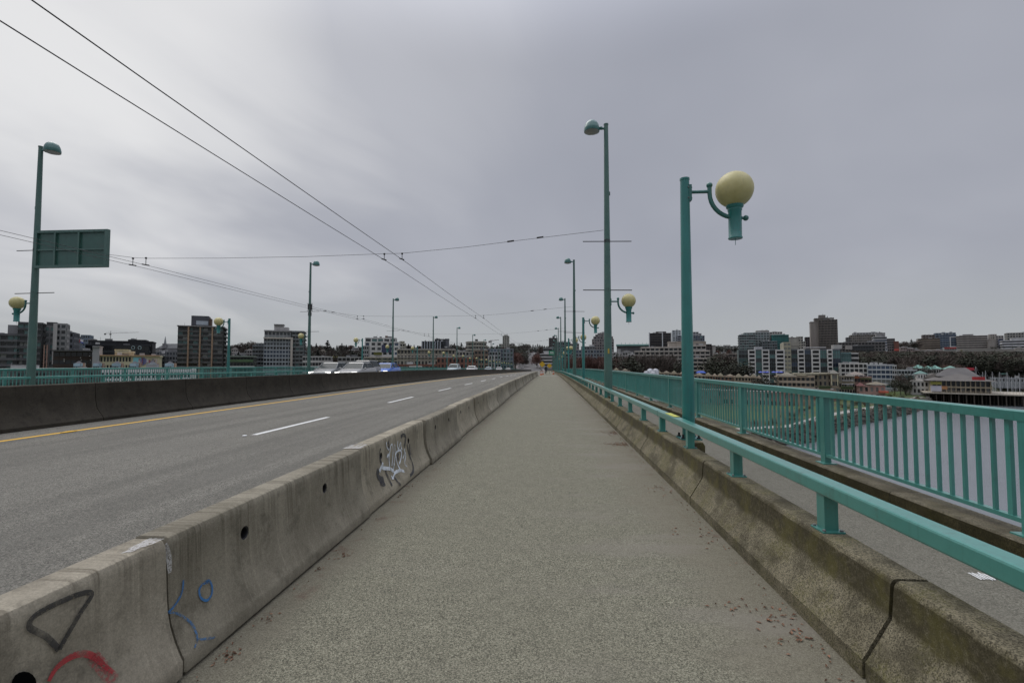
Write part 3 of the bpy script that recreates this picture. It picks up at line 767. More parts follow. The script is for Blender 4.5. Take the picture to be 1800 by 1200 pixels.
# ================================================================== LAND, WATER
RT = [(0, -15), (330, -15), (440, -6.5), (520, -1), (600, 4), (700, 12), (850, 19), (1100, 25.5), (1500, 32), (3000, 34), (9000, 34)]
def lerp_tab(t, x):
    if x <= t[0][0]: return t[0][1]
    for (a, b), (c, d) in zip(t, t[1:]):
        if x <= c: return b + (d - b) * (x - a) / (c - a)
    return t[-1][1]
SH = [(-3000, 60), (-200, 78), (-20, 92), (20, 102), (65, 124), (92, 155), (140, 198), (178, 238), (196, 262), (206, 300), (260, 312), (420, 318), (3000, 420)]
def landz(x, y):
    r = math.hypot(x, y); d = y - lerp_tab(SH, x)
    z = lerp_tab(RT, r) + (mnoise.noise((x * .012, y * .012, 0)) * 1.2 if r > 330 else mnoise.noise((x * .05, y * .05, 0)) * .15)
    if d < 0: return -21.0
    if d < 5: return -20.0 + (z + 20.0) * d / 5
    return z
def grid_mesh():
    angs = [-180 + 6 * i for i in range(18)] + [-72 + .45 * i for i in range(320)] + [72 + 6 * i for i in range(18)]
    rad = [30 + 2.6 * i for i in range(120)]
    while rad[-1] < 9000: rad.append(rad[-1] * 1.05)
    b = MB(); nr = len(rad); na = len(angs)
    for a in angs:
        s, c = math.sin(R(a)), math.cos(R(a))
        b.v += [(r * s, r * c, landz(r * s, r * c)) for r in rad]
    for i in range(na):
        j = (i + 1) % na
        for k in range(nr - 1): b.f.append((i * nr + k, j * nr + k, j * nr + k + 1, i * nr + k + 1))
    b.mi = [0] * len(b.f); return b
m, nt, p, _ = new_mat('park_ground'); g = G(nt); P = g.pos()
n1 = g.noise(P, .03, 4, .6); n2 = g.noise(P, .7, 4, .7); hz = g.sep(P)[2]
c = g.mix(g.ramp(n1, .36, .6), (.062, .095, .022), (.05, .048, .028))
c = g.mix(g.ramp(hz, -13.5, -9), c, g.mix(g.ramp(n1, .4, .6), (.018, .017, .011), (.032, .028, .02)))
c = g.mix(1.0, c, g.mix(n2, (.6,) * 3, (1.4,) * 3), 'MULTIPLY')
c = g.mix(g.ramp(hz, -15.3, -16.2), c, (.06, .055, .048))
g.put(p.inputs['Base Color'], c); p.inputs['Roughness'].default_value = .95
M['ground'] = m
struct(obj('ground', grid_mesh(), M['ground'], None, True))
m, nt, p, _ = new_mat('creek_water'); g = G(nt); P = g.pos()
P2 = g.mapping(P, (.6, 1.5, 1)); w1 = g.noise(P2, 1.1, 4, .65); w2 = g.noise(P2, 4.0, 3, .6)
p.inputs['Base Color'].default_value = (.125, .14, .15, 1); p.inputs['Roughness'].default_value = .24; p.inputs['IOR'].default_value = 1.75
calm = g.ramp(g.noise(P, .02, 3, .5), .35, .65, .35, 1.0)
g.put(p.inputs['Normal'], g.bump(g.math('MULTIPLY', g.math('ADD', w1, g.math('MULTIPLY', w2, .4)), calm), .26, .25))
M['water'] = m
b = MB(); b.add([(-9000, -9000, -18), (9000, -9000, -18), (9000, 700, -18), (-9000, 700, -18)], [(0, 1, 2, 3)])
struct(obj('water', b, m))
# rocks of the bank
b = MB(); rr = random.Random(21)
def rock(b, x, y, z, s):
    vs = []
    for k in range(6):
        q = k * 1.047 + rr.uniform(-.3, .3); vs.append((x + s * math.cos(q) * rr.uniform(.7, 1.2), y + s * math.sin(q) * rr.uniform(.7, 1.2), z + rr.uniform(-.2, .2) * s))
    vs.append((x + rr.uniform(-.3, .3) * s, y + rr.uniform(-.3, .3) * s, z + s * rr.uniform(.5, .9)))
    b.add(vs, [(k, (k + 1) % 6, 6) for k in range(6)])
xs = [16 + .55 * i for i in range(340)]
for x in xs:
    for k in range(6):
        xx = x + rr.uniform(-.6, .6); y = lerp_tab(SH, xx) + rr.uniform(1.2, 6.0); rock(b, xx, y, landz(xx, y) - .1, rr.uniform(.35, .95))
o = obj('shore_rocks', b, plain('riprap_rock', (.062, .057, .046), .9, .5, 1.4)); o['kind'] = 'stuff'; o['label'] = 'grey boulders along the creek bank'
# shore path and hill street, laid on the land
def drape(name, cl, w, mat, lift=.12, step=4, prof=None):
    pts = []
    for (x0, y0), (x1, y1) in zip(cl, cl[1:]):
        n = max(1, int(math.hypot(x1 - x0, y1 - y0) / step))
        pts += [Vector((x0 + (x1 - x0) * i / n, y0 + (y1 - y0) * i / n)) for i in range(n)]
    pts.append(Vector(cl[-1])); b = MB()
    for i, q in enumerate(pts):
        t = (pts[min(i + 1, len(pts) - 1)] - pts[max(0, i - 1)]).normalized(); nn = Vector((-t.y, t.x))
        for j in range(5):
            r = q + nn * w * (j / 4 - .5); b.v.append((r.x, r.y, landz(r.x, r.y) + lift))
    for i in range(len(pts) - 1):
        for j in range(4): a = i * 5 + j; b.f.append((a, a + 1, a + 6, a + 5)); b.mi.append(0)
    return struct(obj(name, b, mat, None, True))
M['shorepath'] = plain('shore_path_concrete', (.30, .285, .255), .9, .15, .8)
drape('footpath', [(x, lerp_tab(SH, x) + 10.5) for x in (18, 40, 65, 80, 92, 115, 140, 165, 180)], 3.4, M['shorepath'])
st = drape('hill_road', [(-16, 432), (-20, 480), (-24, 560), (-25, 800), (-29, 1160)], 20, plain('hill_asphalt', (.115, .11, .107), .9, .2, .1), .5, 12)
for off in (-11.5, 11.5):
    drape('pavement', [(-16 + off, 440), (-20 + off, 480), (-24 + off, 560), (-25 + off, 800), (-29 + off, 1160)], 2.4, plain('pale_pavement', (.19, .17, .165), .9, .2, .1), .65, 12)

# ================================================================== BUILDINGS
WM = {}
def wallmat(col, var=.12):
    if col not in WM: WM[col] = plain('wall_%d' % len(WM), tuple(min(.62, q * 1.28) for q in col), .85, var, .25, 0, 0, True)
    return WM[col]
def glassmat(name, col, rough=.12):
    m, nt, p, _ = new_mat(name); g = G(nt)
    g.put(p.inputs['Base Color'], g.mix(1.0, col, g.mix(g.rnd(), (.55,) * 3, (1.5,) * 3), 'MULTIPLY'))
    p.inputs['Roughness'].default_value = rough; p.inputs['IOR'].default_value = 1.45
    return m
GL = {'d': glassmat('dark_glass', (.014, .016, .018)), 'm': glassmat('grey_glass', (.045, .052, .058)), 't': glassmat('teal_glass', (.075, .15, .145)),
      'b': glassmat('blue_glass', (.04, .06, .095)), 'c': glassmat('curtained_glass', (.17, .175, .165), .3), 'g': glassmat('green_glass', (.012, .10, .095)), 'n': glassmat('night_glass', (.004, .004, .005), .3)}
cube = MB(); cube.box(-.5, .5, -.5, .5, -.5, .5)
PANE = {k: cube.mesh('pane_' + v.name, v) for k, v in GL.items()}
class Bld:
    def __init__(s, name, label, Y, wall, cat='building', group=None, seed=0, rot=None):
        s.t = thing(name, label, cat, (0, 0, 0), 0, group); s.Y = Y; s.wallc = wall; s.nwin = 0; s.rest = None; s.r = random.Random(seed + int(Y) + len(label)); s.placed = False; s.masses = []; s.cat = cat; s.al = 0.0 if rot is not None else None; s.k = 1.0
    def turn(s, px):                                                    # streets here do not run square to the bridge: turn the block towards the water
        if s.al is None:
            d = ray(px, 630); s.al = .82 * math.atan2(-d[0], d[1]); s.k = 1 / math.cos(s.al); s.t.rotation_euler.z = s.al
    def aY(s, px, py, Y):
        s.turn(px); d = ray(px, py); c, sn = math.cos(s.al), math.sin(s.al); x, y = d[0] * c + d[1] * sn, -d[0] * sn + d[1] * c
        t = Y / y; return (x * t, Y, EYE + d[2] * t)
    def land(s, x, y):
        c, sn = math.cos(s.al), math.sin(s.al); return landz(x * c - y * sn, x * sn + y * c)
    def at(s, x, y, z):
        if not s.placed:
            c, sn = math.cos(s.al), math.sin(s.al); s.t.location = (x * c - y * sn, x * sn + y * c, z); s.o = Vector((x, y, z)); s.placed = True
    def part(s, name, mb, mat, parent=None, smooth=False):
        ox, oy, oz = s.o; mb.v = [(x - ox, y - oy, z - oz) for x, y, z in mb.v]
        return obj(name, mb, mat, parent or s.t, smooth)
    def pane(s, name, c, d, kind):
        s.nwin += 1
        if s.nwin <= 96:
            o = link(name, PANE[kind], s.t, Vector(c) - s.o); o.scale = d; return
        if s.rest is None: s.rest = {}
        b = s.rest.setdefault(kind, MB())
        b.box(c[0] - d[0] / 2, c[0] + d[0] / 2, c[1] - d[1] / 2, c[1] + d[1] / 2, c[2] - d[2] / 2, c[2] + d[2] / 2)
    def done(s):
        for (x0, x1, y0, y1, z0, z1) in (s.masses if s.cat == 'building' else []):
            if x1 - x0 < 9 or y1 - y0 < 7: continue
            for i in range(2):
                w_, h_, d_ = s.r.uniform(1.2, .16 * (x1 - x0) + 1), s.r.uniform(.6, 1.7), s.r.uniform(1.5, 3); xx = s.r.uniform(x0 + 1, x1 - 1 - w_); yy = s.r.uniform(y0 + 1.5, y0 + 3.5)
                b = MB(); b.box(xx, xx + w_, yy, yy + d_, z1 + .05, z1 + h_); s.part('roof_plant', b, wallmat(s.r.choice(((.2, .2, .2), (.1, .1, .1), (.3, .3, .29)))))
            b = MB(); xx = s.r.uniform(x0 + 1, x1 - 1); b.tube([(xx, y0 + 3, z1), (xx, y0 + 3, z1 + s.r.uniform(1.5, 3))], .07, 4); s.part('vent_pipe', b, wallmat((.15, .15, .15)))
        for k, b in (s.rest or {}).items():
            o = s.part('window', b, GL[k]); o['kind'] = 'stuff'
    def mass(s, px0, px1, top, depth=18, style='ribbon', fh=3.1, bays=6, wall=None, glass='dddm', bot=None, Y=None, sp=.42, pier=.3, proud=.3, roof=True, side=True, roofcol=(.16, .16, .16), pane_as=None, sbays=None, z0=None):
        s.turn((px0 + px1) / 2); Y = (Y or s.Y) * s.k; wall = wall or s.wallc
        x0, x1 = s.aY(px0, top, Y)[0], s.aY(px1, top, Y)[0]; z1 = s.aY((px0 + px1) / 2, top, Y)[2]
        if z0 is None: z0 = s.land((x0 + x1) / 2, Y + depth / 2) - 1.5 if bot is None else s.aY((px0 + px1) / 2, bot, Y)[2]
        s.at((x0 + x1) / 2, Y, z0)
        zlow = s.aY((px0 + px1) / 2, 672 if px1 < 1250 else 715, Y)[2]
        w = MB(); w.box(x0, x1, Y, Y + depth, z0, z1 - .02)
        cx = (x0 + x1) / 2
        faces = [('f', x0, x1)]
        if side: faces.append(('r' if cx < 0 else 'l', Y, Y + depth))
        def bx(b, kind, u0, u1, n0, n1, a, c):
            if kind == 'f': b.box(u0, u1, Y - n1, Y - n0, a, c)
            elif kind == 'r': b.box(x1 + n0, x1 + n1, u0, u1, a, c)
            else: b.box(x0 - n1, x0 - n0, u0, u1, a, c)
        nf = max(1, int((z1 - .7 - z0) / fh))
        trim = MB()
        for kind, u0, u1 in faces:
            nb = bays if kind == 'f' else (sbays or max(1, round(bays * (u1 - u0) / max(1, (x1 - x0)))))
            nb = min(nb, 24)
            bw = (u1 - u0) / nb
            bx(trim, kind, u0 - (.0 if kind != 'f' else .0), u1, -.1, proud + .06, z1 - .55, z1 + .25)
            if style == 'blank': continue
            for f in range(nf):
                a = z1 - .55 - (f + 1) * fh
                if a < zlow - fh or a < z0: break
                if style == 'balc':
                    bx(trim, kind, u0, u1, -.1, proud + 1.0, a + fh - .28, a + fh); bx(trim, kind, u0 + .1, u1 - .1, proud + .92, proud + .98, a + fh, a + fh + .85) if f else None
                    wz0, wz1 = a + .05, a + fh - .3
                else:
                    bx(trim, kind, u0, u1, -.1, proud, a, a + fh * sp); wz0, wz1 = a + fh * sp, a + fh
                if style == 'ribbon' and not pane_as:
                    kq = s.r.choice(glass); c = (u0 + u1) / 2, (wz0 + wz1) / 2; d = (u1 - u0 - .1, .12, wz1 - wz0)
                    if kind == 'f': s.pane('window_band', (c[0], Y - .02, c[1]), d, kq)
                    else: s.pane('window_band', ((x1 + .02) if kind == 'r' else (x0 - .02), c[0], c[1]), (.12, d[0], d[2]), kq)
                else:
                    for j in range(nb):
                        kq = s.r.choice(glass); um = u0 + bw * (j + .5); uw = bw * (1 - pier * .8); zc = (wz0 + wz1) / 2
                        if kind == 'f': s.pane('window', (um, Y - .02, zc), (uw, .12, wz1 - wz0 + .02), kq)
                        else: s.pane('window', ((x1 + .02) if kind == 'r' else (x0 - .02), um, zc), (.12, uw, wz1 - wz0 + .02), kq)
            if pier > 0 and style != 'blank':
                for j in range(nb + 1):
                    um = u0 + bw * j; hw = bw * pier / 2
                    lo, hi = max(u0, um - hw), min(u1, um + hw)
                    bx(trim, kind, lo, hi, -.08, proud + .03 if style != 'balc' else .35, max(z0, zlow - fh), z1 - .5)
        w.v += [];  base = len(w.v)
        w.v += trim.v; w.f += [tuple(i + base for i in f) for f in trim.f]; w.mi += trim.mi
        s.part('wall', w, wallmat(wall))
        if roof:
            b = MB(); b.box(x0 + .1, x1 - .1, Y + .1, Y + depth - .1, z1 - .02, z1 + .06); s.part('roof', b, wallmat(roofcol))
        if roof: s.masses.append((x0, x1, Y, Y + depth, z0, z1))
        return x0, x1, Y, Y + depth, z0, z1
    def boxp(s, name, px0, px1, top, bot, Y=None, depth=4, col=None, dy=0.0, style=None):
        s.turn((px0 + px1) / 2); Y = (Y or s.Y) * s.k + dy; x0, x1 = s.aY(px0, top, Y)[0], s.aY(px1, top, Y)[0]
        z1 = s.aY((px0 + px1) / 2, top, Y)[2]; z0 = s.aY((px0 + px1) / 2, bot, Y)[2]
        s.at((x0 + x1) / 2, Y, z0)
        b = MB(); b.box(x0, x1, Y, Y + depth, z0, z1); return s.part(name, b, wallmat(col or s.wallc))
    def hip(s, px0, px1, py, hpx, Y=None, depth=12, col=(.2, .17, .12), ridge=.5, over=.5, dy=0.0):
        s.turn((px0 + px1) / 2); Y = (Y or s.Y) * s.k + dy; x0, x1 = s.aY(px0, py, Y)[0], s.aY(px1, py, Y)[0]; z = s.aY((px0 + px1) / 2, py, Y)[2]; h = hpx * Y / FPX
        s.at((x0 + x1) / 2, Y, z)
        b = MB(); b.hip(x0, x1, Y, Y + depth, z, h, ridge, over); return s.part('roof', b, wallmat(tuple(q * .62 for q in col)))
DK = (.038, .037, .037); BRN = (.075, .06, .05); GRY = (.13, .135, .14); CON = (.26, .25, .23); BEI = (.27, .235, .19); WHT = (.46, .45, .43); BRK = (.13, .062, .045); SLT = (.07, .075, .085)

# ---------------- beyond the far side of the bridge
B = Bld('apartment_block', 'dark grey stepped apartment block behind the lamp post with the green sign', 250, DK)
B.mass(-70, 36, 586, 20, 'balc', 3.0, 9, glass='ddmttcd', pier=.12, wall=(.085, .085, .087)); B.mass(32, 74, 567, 18, 'balc', 3.0, 4, glass='ddttcd', pier=.12, wall=(.06, .06, .062))
B.mass(68, 98, 573, 18, 'win', 3.0, 3, wall=(.15, .15, .155), glass='dmt', Y=253); B.mass(97, 117, 569, 14, 'win', 3.0, 2, wall=(.2, .2, .2), Y=256, glass='dm')
B.boxp('stair_tower', 94, 99, 568, 640, 249.0, 5, (.27, .26, .25)); B.boxp('fin', 77, 79, 606, 650, 248.2, 1, (.22, .14, .11)); B.boxp('fin', 82, 84, 606, 650, 248.2, 1, (.22, .14, .11))
B.boxp('roof_plant', 82, 100, 566, 572, 256, 6, (.05, .05, .05)); B.boxp('roof_plant', 14, 34, 571, 586, 256, 6, (.14, .14, .14)); B.done()
B = Bld('office_block', 'plain grey block between the stepped apartments and the dark shed', 300, (.085, .09, .10)); B.mass(105, 129, 584, 20, 'ribbon', 3.4, 4, glass='md'); B.boxp('roof_plant', 112, 124, 581, 586, 305, 6, (.16, .16, .16)); B.done()
B = Bld('pub_building', 'low dark brown timber building with small lamps, left of the yellow mural building', 225, (.035, .025, .02)); B.mass(94, 165, 617, 16, 'ribbon', 3.4, 7, glass='nnd', sp=.5, pier=.1); B.boxp('roof_edge', 92, 168, 615, 617.5, 223, 20, (.05, .05, .048))
for px, py in ((112, 631), (112, 634), (141, 628), (142, 632), (157, 625), (158, 632)): B.boxp('wall_lamp', px, px + 1.2, py, py + 1.2, 223.8, .4, (.5, .5, .45))
B.done()
B = Bld('stair_tower_building', 'plain pale concrete stair tower beside the yellow mural building', 221, (.2, .2, .2)); B.mass(163, 175, 609, 8, 'blank', side=False); B.boxp('coping', 162.6, 175.4, 608, 609.3, 220.5, 9, (.24, .24, .24)); B.done()
B = Bld('warehouse', 'long low black building with a stepped roof behind the yellow mural building', 330, (.022, .024, .027))
B.mass(150, 262, 606, 30, 'ribbon', 4.5, 14, glass='dd', sp=.3, pier=.05); B.mass(156, 268, 599.5, 22, 'blank', wall=(.016, .017, .019), Y=336); B.mass(225, 256, 597.5, 16, 'blank', wall=(.018, .019, .021), Y=338)
for px in (234, 245.5):
    x, y, z = B.aY(px, 611, 329.5 * B.k); b = MB(); b.tube([(x + 1.0 * math.cos(q * math.pi / 4) * .9, y, z + 1.1 * math.sin(q * math.pi / 4)) for q in range(9)], .16, 5); B.part('wall_emblem', b, wallmat((.28, .36, .36)))
B.done()
B = Bld('house', 'blue grey metal roofed building in front of the construction crane', 420, (.13, .16, .19)); B.mass(142, 158, 589, 16, 'ribbon', 3.2, 4, glass='mb'); B.mass(128, 146, 592, 16, 'ribbon', 3.2, 4, glass='mb', wall=(.12, .13, .14)); B.mass(155, 166, 596, 12, 'win', 3.2, 3, wall=(.17, .165, .16)); B.done()
B = Bld('mural_building', 'cream yellow low building with a colourful mural on its wall', 225, (.36, .33, .225))
B.mass(176, 231, 625, 16, 'win', 3.6, 10, glass='nnnd', sp=.42, pier=.36); B.mass(231, 280, 625.5, 14, 'blank', Y=224.5); B.mass(202, 232, 618, 8, 'blank', Y=230); B.mass(202, 225, 615, 6, 'blank', Y=231); B.boxp('cornice', 201, 226, 614, 615.3, 230.4, 8, (.47, .41, .25)); B.boxp('cornice', 175, 280.5, 624, 625.2, 223.7, 14, (.40, .25, .15))
rr = random.Random(4); mb = MB()
def mural(px0, px1, py0, py1, mi):
    YM = 224.3 * B.k; x0, _, z0 = B.aY(px0, py1, YM); x1, _, z1 = B.aY(px1, py0, YM); mb.box(x0, x1, YM - .03 - .01 * mi, YM + .4, z0, z1, mi)
mural(234, 248, 628, 637, 0); mural(249, 250.5, 627, 641, 1)
for i in range(26):
    px = rr.uniform(243, 274); mural(px, px + rr.uniform(1.2, 3), rr.uniform(628, 635), rr.uniform(636, 643), rr.randint(1, 4))
B.part('mural', mb, [wallmat((.16, .36, .40)), wallmat((.24, .07, .09)), wallmat((.36, .29, .30)), wallmat((.13, .13, .24)), wallmat((.45, .42, .38))]); B.done()
# rooflights of the terrace just below the railing
for i, (a, c) in enumerate(((129.5, 141), (164, 175), (197, 208.5), (228.5, 240), (260, 271.5), (290, 302))):
    B = Bld('roof_dormer', 'small pale blue rooflight house behind the far railing, %s of six' % nth(i), 140, (.22, .30, .33), 'rooflight', 'rooflight houses behind the far railing')
    B.mass(a, c, 640, 6, 'win', 2.6, 3, glass='cct', sp=.15, pier=.12, roof=False); B.hip(a, c, 640, 4.2, 140, 6, (.07, .07, .085), .3, .1); B.boxp('chimney', c + 1.2, c + 6, 638, 656, 141, 3, (.26, .17, .12)); B.done()
B = Bld('parking_building', 'white framed open low building glimpsed through the far railing', 128, (.55, .55, .54)); B.mass(178, 336, 650.5, 14, 'win', 2.0, 34, glass='nnnd', sp=.28, pier=.34, z0=-14); B.done()
B = Bld('terrace_block', 'dark terrace glimpsed through the far railing below the stepped apartments', 128, (.06, .075, .07)); B.mass(-90, 176, 651.5, 14, 'win', 2.4, 24, glass='dddct', sp=.35, pier=.25, z0=-14); B.done()
B = Bld('church', 'distant grey church with a thin pointed spire', 640, (.15, .15, .155), rot=0); B.mass(272, 312, 612, 20, 'blank', z0=0); B.hip(276, 312, 612, 9, 640, 18, (.11, .115, .12), .7); B.mass(285.5, 291, 604, 4, 'blank', z0=0, side=False)
x0, _, z = atY(286.3, 604, 640); x1 = atY(290.3, 604, 640)[0]; b = MB(); b.lathe([((x1 - x0) / 2, z), (.15, z + 14 * 640 / 850)], ((x0 + x1) / 2, 642, 0), 8); B.part('spire', b, wallmat((.2, .21, .21))); B.done()
B = Bld('low_office', 'grey roofed low buildings beneath the church spire', 380, (.14, .145, .15)); B.mass(270, 314, 618, 22, 'ribbon', 3.4, 8, glass='dm', wall=(.13, .135, .14)); B.mass(262, 290, 626, 16, 'ribbon', 3.2, 6, glass='d', Y=370, wall=(.05, .055, .055)); B.boxp('roof_plant', 284, 288, 616, 621, 372, 5, (.4, .4, .4)); B.done()
# tower with brown fins
B = Bld('apartment_tower', 'dark apartment tower with tan vertical fins and a roof pavilion, behind a globe lamp', 330, (.075, .075, .072))
q = B.mass(313, 392, 574, 24, 'balc', 2.95, 9, glass='ddtmtcd', pier=.08, proud=.2)
for px in (331.5, 352, 373.5): B.boxp('fin', px - 1.3, px + 1.3, 573, 672, 328.2, 2.4, (.24, .165, .11))
B.boxp('roof_slab', 311, 394, 572.4, 574.2, 328, 27, (.17, .165, .16)); B.boxp('penthouse', 336.5, 367, 555, 573, 334, 12, (.055, .057, .065)); B.boxp('penthouse_window', 345, 366, 564, 571, 333.7, 1, (.25, .28, .30)); B.boxp('roof_plant', 366, 372, 560, 573, 336, 6, (.09, .06, .045))
B.done()
B = Bld('office_block', 'low building with green balcony rails right of the tan finned tower', 300, (.05, .055, .05)); B.mass(398, 446, 627, 18, 'ribbon', 3.2, 8, glass='nnd', sp=.3); B.boxp('green_screen', 402, 445, 631.5, 636, 297.5, .5, (.05, .085, .04)); B.boxp('roof_slab', 397, 447, 625, 627.3, 298, 20, (.13, .15, .13)); B.boxp('lower_roof', 400, 446, 643, 646, 294, 5, (.28, .29, .28)); B.done()
B = Bld('house', 'pale house on the hillside just right of the tan finned tower', 520, (.27, .25, .23)); B.mass(407, 417, 614, 10, 'win', 3, 3); B.hip(406.5, 417.5, 614, 3.5, None, 10, (.1, .09, .085)); B.done()
B = Bld('house', 'pair of grey houses on the hillside between the two towers', 500, (.2, .19, .18)); B.mass(412, 432, 621, 14, 'win', 3, 6, wall=(.3, .3, .29)); B.mass(430, 447, 616, 12, 'win', 3, 4); B.hip(430, 447, 616, 3, None, 12, (.09, .085, .08)); B.done()
B = Bld('apartment_block', 'grey mid-rise apartments against the left flank of the pale round-cornered tower', 360, (.14, .15, .155)); B.mass(444, 464, 607, 18, 'balc', 2.9, 4, glass='ddmm', pier=.25); B.mass(450, 464, 603.5, 12, 'win', 2.9, 3, glass='dm', Y=364); B.done()
B = Bld('apartment_tower', 'pale grey apartment tower with white window bands and a stepped rooftop', 350, (.23, .25, .265))
B.mass(464, 513, 594, 20, 'ribbon', 2.85, 9, glass='dddbm', sp=.36, pier=.22); B.mass(465, 511, 582, 17, 'ribbon', 3.3, 7, glass='dmt', sp=.3, Y=353, wall=(.19, .2, .2)); B.mass(513, 534, 582, 20, 'balc', 2.85, 3, glass='ddt', wall=(.13, .14, .14), Y=354)
B.boxp('fin', 511, 514.5, 593, 672, 348.2, 3, (.36, .33, .29)); B.boxp('cornice', 463, 514, 592.6, 595.2, 348, 21, (.36, .33, .29)); B.boxp('roof_slab', 464, 513, 580.3, 582.3, 351.5, 19, (.2, .2, .2)); B.boxp('penthouse', 482, 507, 575, 581, 357, 9, (.27, .26, .25)); B.boxp('penthouse', 482, 498, 570.5, 576, 358, 8, (.25, .24, .23)); B.boxp('roof_slab', 481.3, 499, 569.6, 570.9, 357, 10, (.15, .15, .15)); B.done()
B = Bld('low_office', 'white banded low building beside the pale round-cornered tower, behind the parked-looking cars', 330, (.33, .32, .31)); B.mass(532, 582, 626.5, 16, 'ribbon', 3.6, 9, glass='nnd', sp=.42, pier=.1); B.done()
B = Bld('low_office', 'grey white low building above the silver cars', 332, (.25, .245, .24)); B.mass(594, 645, 627.5, 16, 'ribbon', 3.6, 7, glass='nnd', sp=.45, pier=.16); B.done()
B = Bld('condominium', 'white stepped terraces on the wooded hillside above the silver cars', 520, (.34, .33, .32))
for i, (a, c, t) in enumerate(((619, 629, 611), (613, 631, 615), (606, 632, 619), (600, 633, 623))): B.mass(a, c, t, 14, 'ribbon', 3.0, 4, glass='d', Y=524 - 3 * i, sp=.5, pier=.05)
B.done()
B = Bld('house', 'tan house with a small tower in the hillside trees left of the terraces', 470, (.25, .22, .17)); B.mass(564, 580, 621, 12, 'win', 3, 5); B.mass(564, 571, 616.5, 6, 'win', 3, 2, Y=469); B.hip(563.6, 571.4, 616.5, 2.5, 469, 6, (.14, .12, .10)); B.done()
B = Bld('apartment_block', 'white modern apartment block with big corner windows behind the tall lamp post and blue car', 330, (.40, .395, .38))
B.mass(642, 696, 594, 16, 'win', 3.3, 5, glass='dmmt', sp=.3, pier=.2, Y=334); B.mass(641, 702, 601, 18, 'win', 3.2, 6, glass='ddbm', sp=.42, pier=.4, Y=331); B.mass(637, 648, 608, 14, 'ribbon', 2.9, 3, glass='dd', wall=(.2, .2, .2), sp=.45, Y=329)
B.boxp('blue_panel', 671, 688, 606, 619, 330.2, 1, (.035, .04, .075)); B.boxp('hedge_planter', 657, 671, 619, 624, 327, 2, (.09, .09, .02)); B.boxp('podium_slab', 640, 703, 627, 629, 327, 6, (.33, .30, .26)); B.boxp('roof_plant', 667, 671, 591.5, 594, 338, 3, (.1, .1, .1)); B.boxp('roof_plant', 677, 681.5, 590, 594, 338, 3, (.12, .08, .06)); B.done()
B = Bld('apartment_block', 'long beige brick apartment row behind the second and third far lamp posts', 300, (.235, .215, .18)); B.mass(698, 800, 614, 18, 'win', 3.4, 17, glass='ddmc', sp=.42, pier=.42); B.boxp('cornice', 697, 801, 613, 615, 298.6, 20, (.3, .28, .25)); B.boxp('cornice', 697, 801, 627.3, 628.6, 298.9, 2, (.29, .27, .24)); B.done()
B = Bld('apartment_block', 'cream tower top just right of the white modern apartments', 400, (.28, .27, .22)); B.mass(699, 712, 603.5, 12, 'win', 3, 3); B.mass(702, 710, 600, 8, 'blank', Y=402); B.done()
B = Bld('shop_row', 'low red brick shop row with white sign strips right of the blue car', 210, BRK); B.mass(692, 770, 641, 12, 'ribbon', 3.2, 10, glass='nnd', sp=.6); B.boxp('sign_strip', 719, 742, 643, 644.6, 209, .4, (.5, .48, .46)); B.done()
B = Bld('office_block', 'dark office block with pale vertical stripes, left of the near black block', 560, (.05, .055, .065)); B.mass(741, 776, 600, 22, 'ribbon', 3.6, 7, glass='db', sp=.08, pier=0)
for i in range(8): B.boxp('fin', 741 + 4.6 * i, 742.6 + 4.6 * i, 600, 616, 558.6, 1.2, (.27, .29, .31))
B.done()
B = Bld('office_block', 'near black office block right of the striped one', 575, (.045, .05, .06)); B.mass(764, 783, 596, 24, 'ribbon', 3.6, 4, glass='dm', sp=.55, wall=(.03, .034, .04)); B.mass(782, 789, 595.5, 20, 'blank', wall=(.10, .105, .115)); B.boxp('roof_sign', 775, 778.5, 597.5, 599.5, 574, .5, (.45, .45, .45)); B.done()
B = Bld('house_row', 'grey and cream roofed houses below the near black office block', 430, (.27, .25, .22)); B.mass(800, 822, 619, 12, 'win', 3, 6); B.hip(797, 815, 619, 5, None, 14, (.2, .19, .18), .8); B.mass(776, 796, 611.5, 14, 'blank', wall=(.06, .06, .06), Y=440); B.done()
B = Bld('drum_building', 'round beige concrete apartment drum near the end of the bridge', 400, (.235, .225, .19), rot=0)
x0, x1 = atY(815.5, 600, 400)[0], atY(853.5, 600, 400)[0]; z1 = atY(834, 598.5, 400)[2]; z0 = -13; rD = (x1 - x0) / 2; cxD = (x0 + x1) / 2
B.at(cxD, 400 + rD, z0); b = MB(); b.lathe([(rD - .5, z0), (rD - .5, z1 - .5)], (cxD, 400 + rD, 0), 40)
for i in range(8):
    a = z1 - 1.2 - i * 3.0; b.lathe([(rD - .6, a - .9), (rD, a - .9), (rD, a + .6), (rD - .6, a + .6)], (cxD, 400 + rD, 0), 40)
B.part('wall', b, wallmat(B.wallc), None, 30)
for i in range(7):
    a = z1 - 1.2 - i * 3.0
    for ang in range(-75, 76, 15):
        q = R(ang); b = MB(); hw = rD * .09; cxx, cyy = cxD + (rD - .42) * math.sin(q), 400 + rD - (rD - .42) * math.cos(q); ux, uy = math.cos(q) * hw, math.sin(q) * hw
        b.add([(cxx - ux, cyy - uy, a - 2.4), (cxx + ux, cyy + uy, a - 2.4), (cxx + ux, cyy + uy, a - .9), (cxx - ux, cyy - uy, a - .9)], [(0, 1, 2, 3)])
        B.part('window', b, GL[B.r.choice('dddm')])
B.boxp('roof_plant', 835, 839, 596, 599, 412, 4, (.03, .03, .03)); B.done()
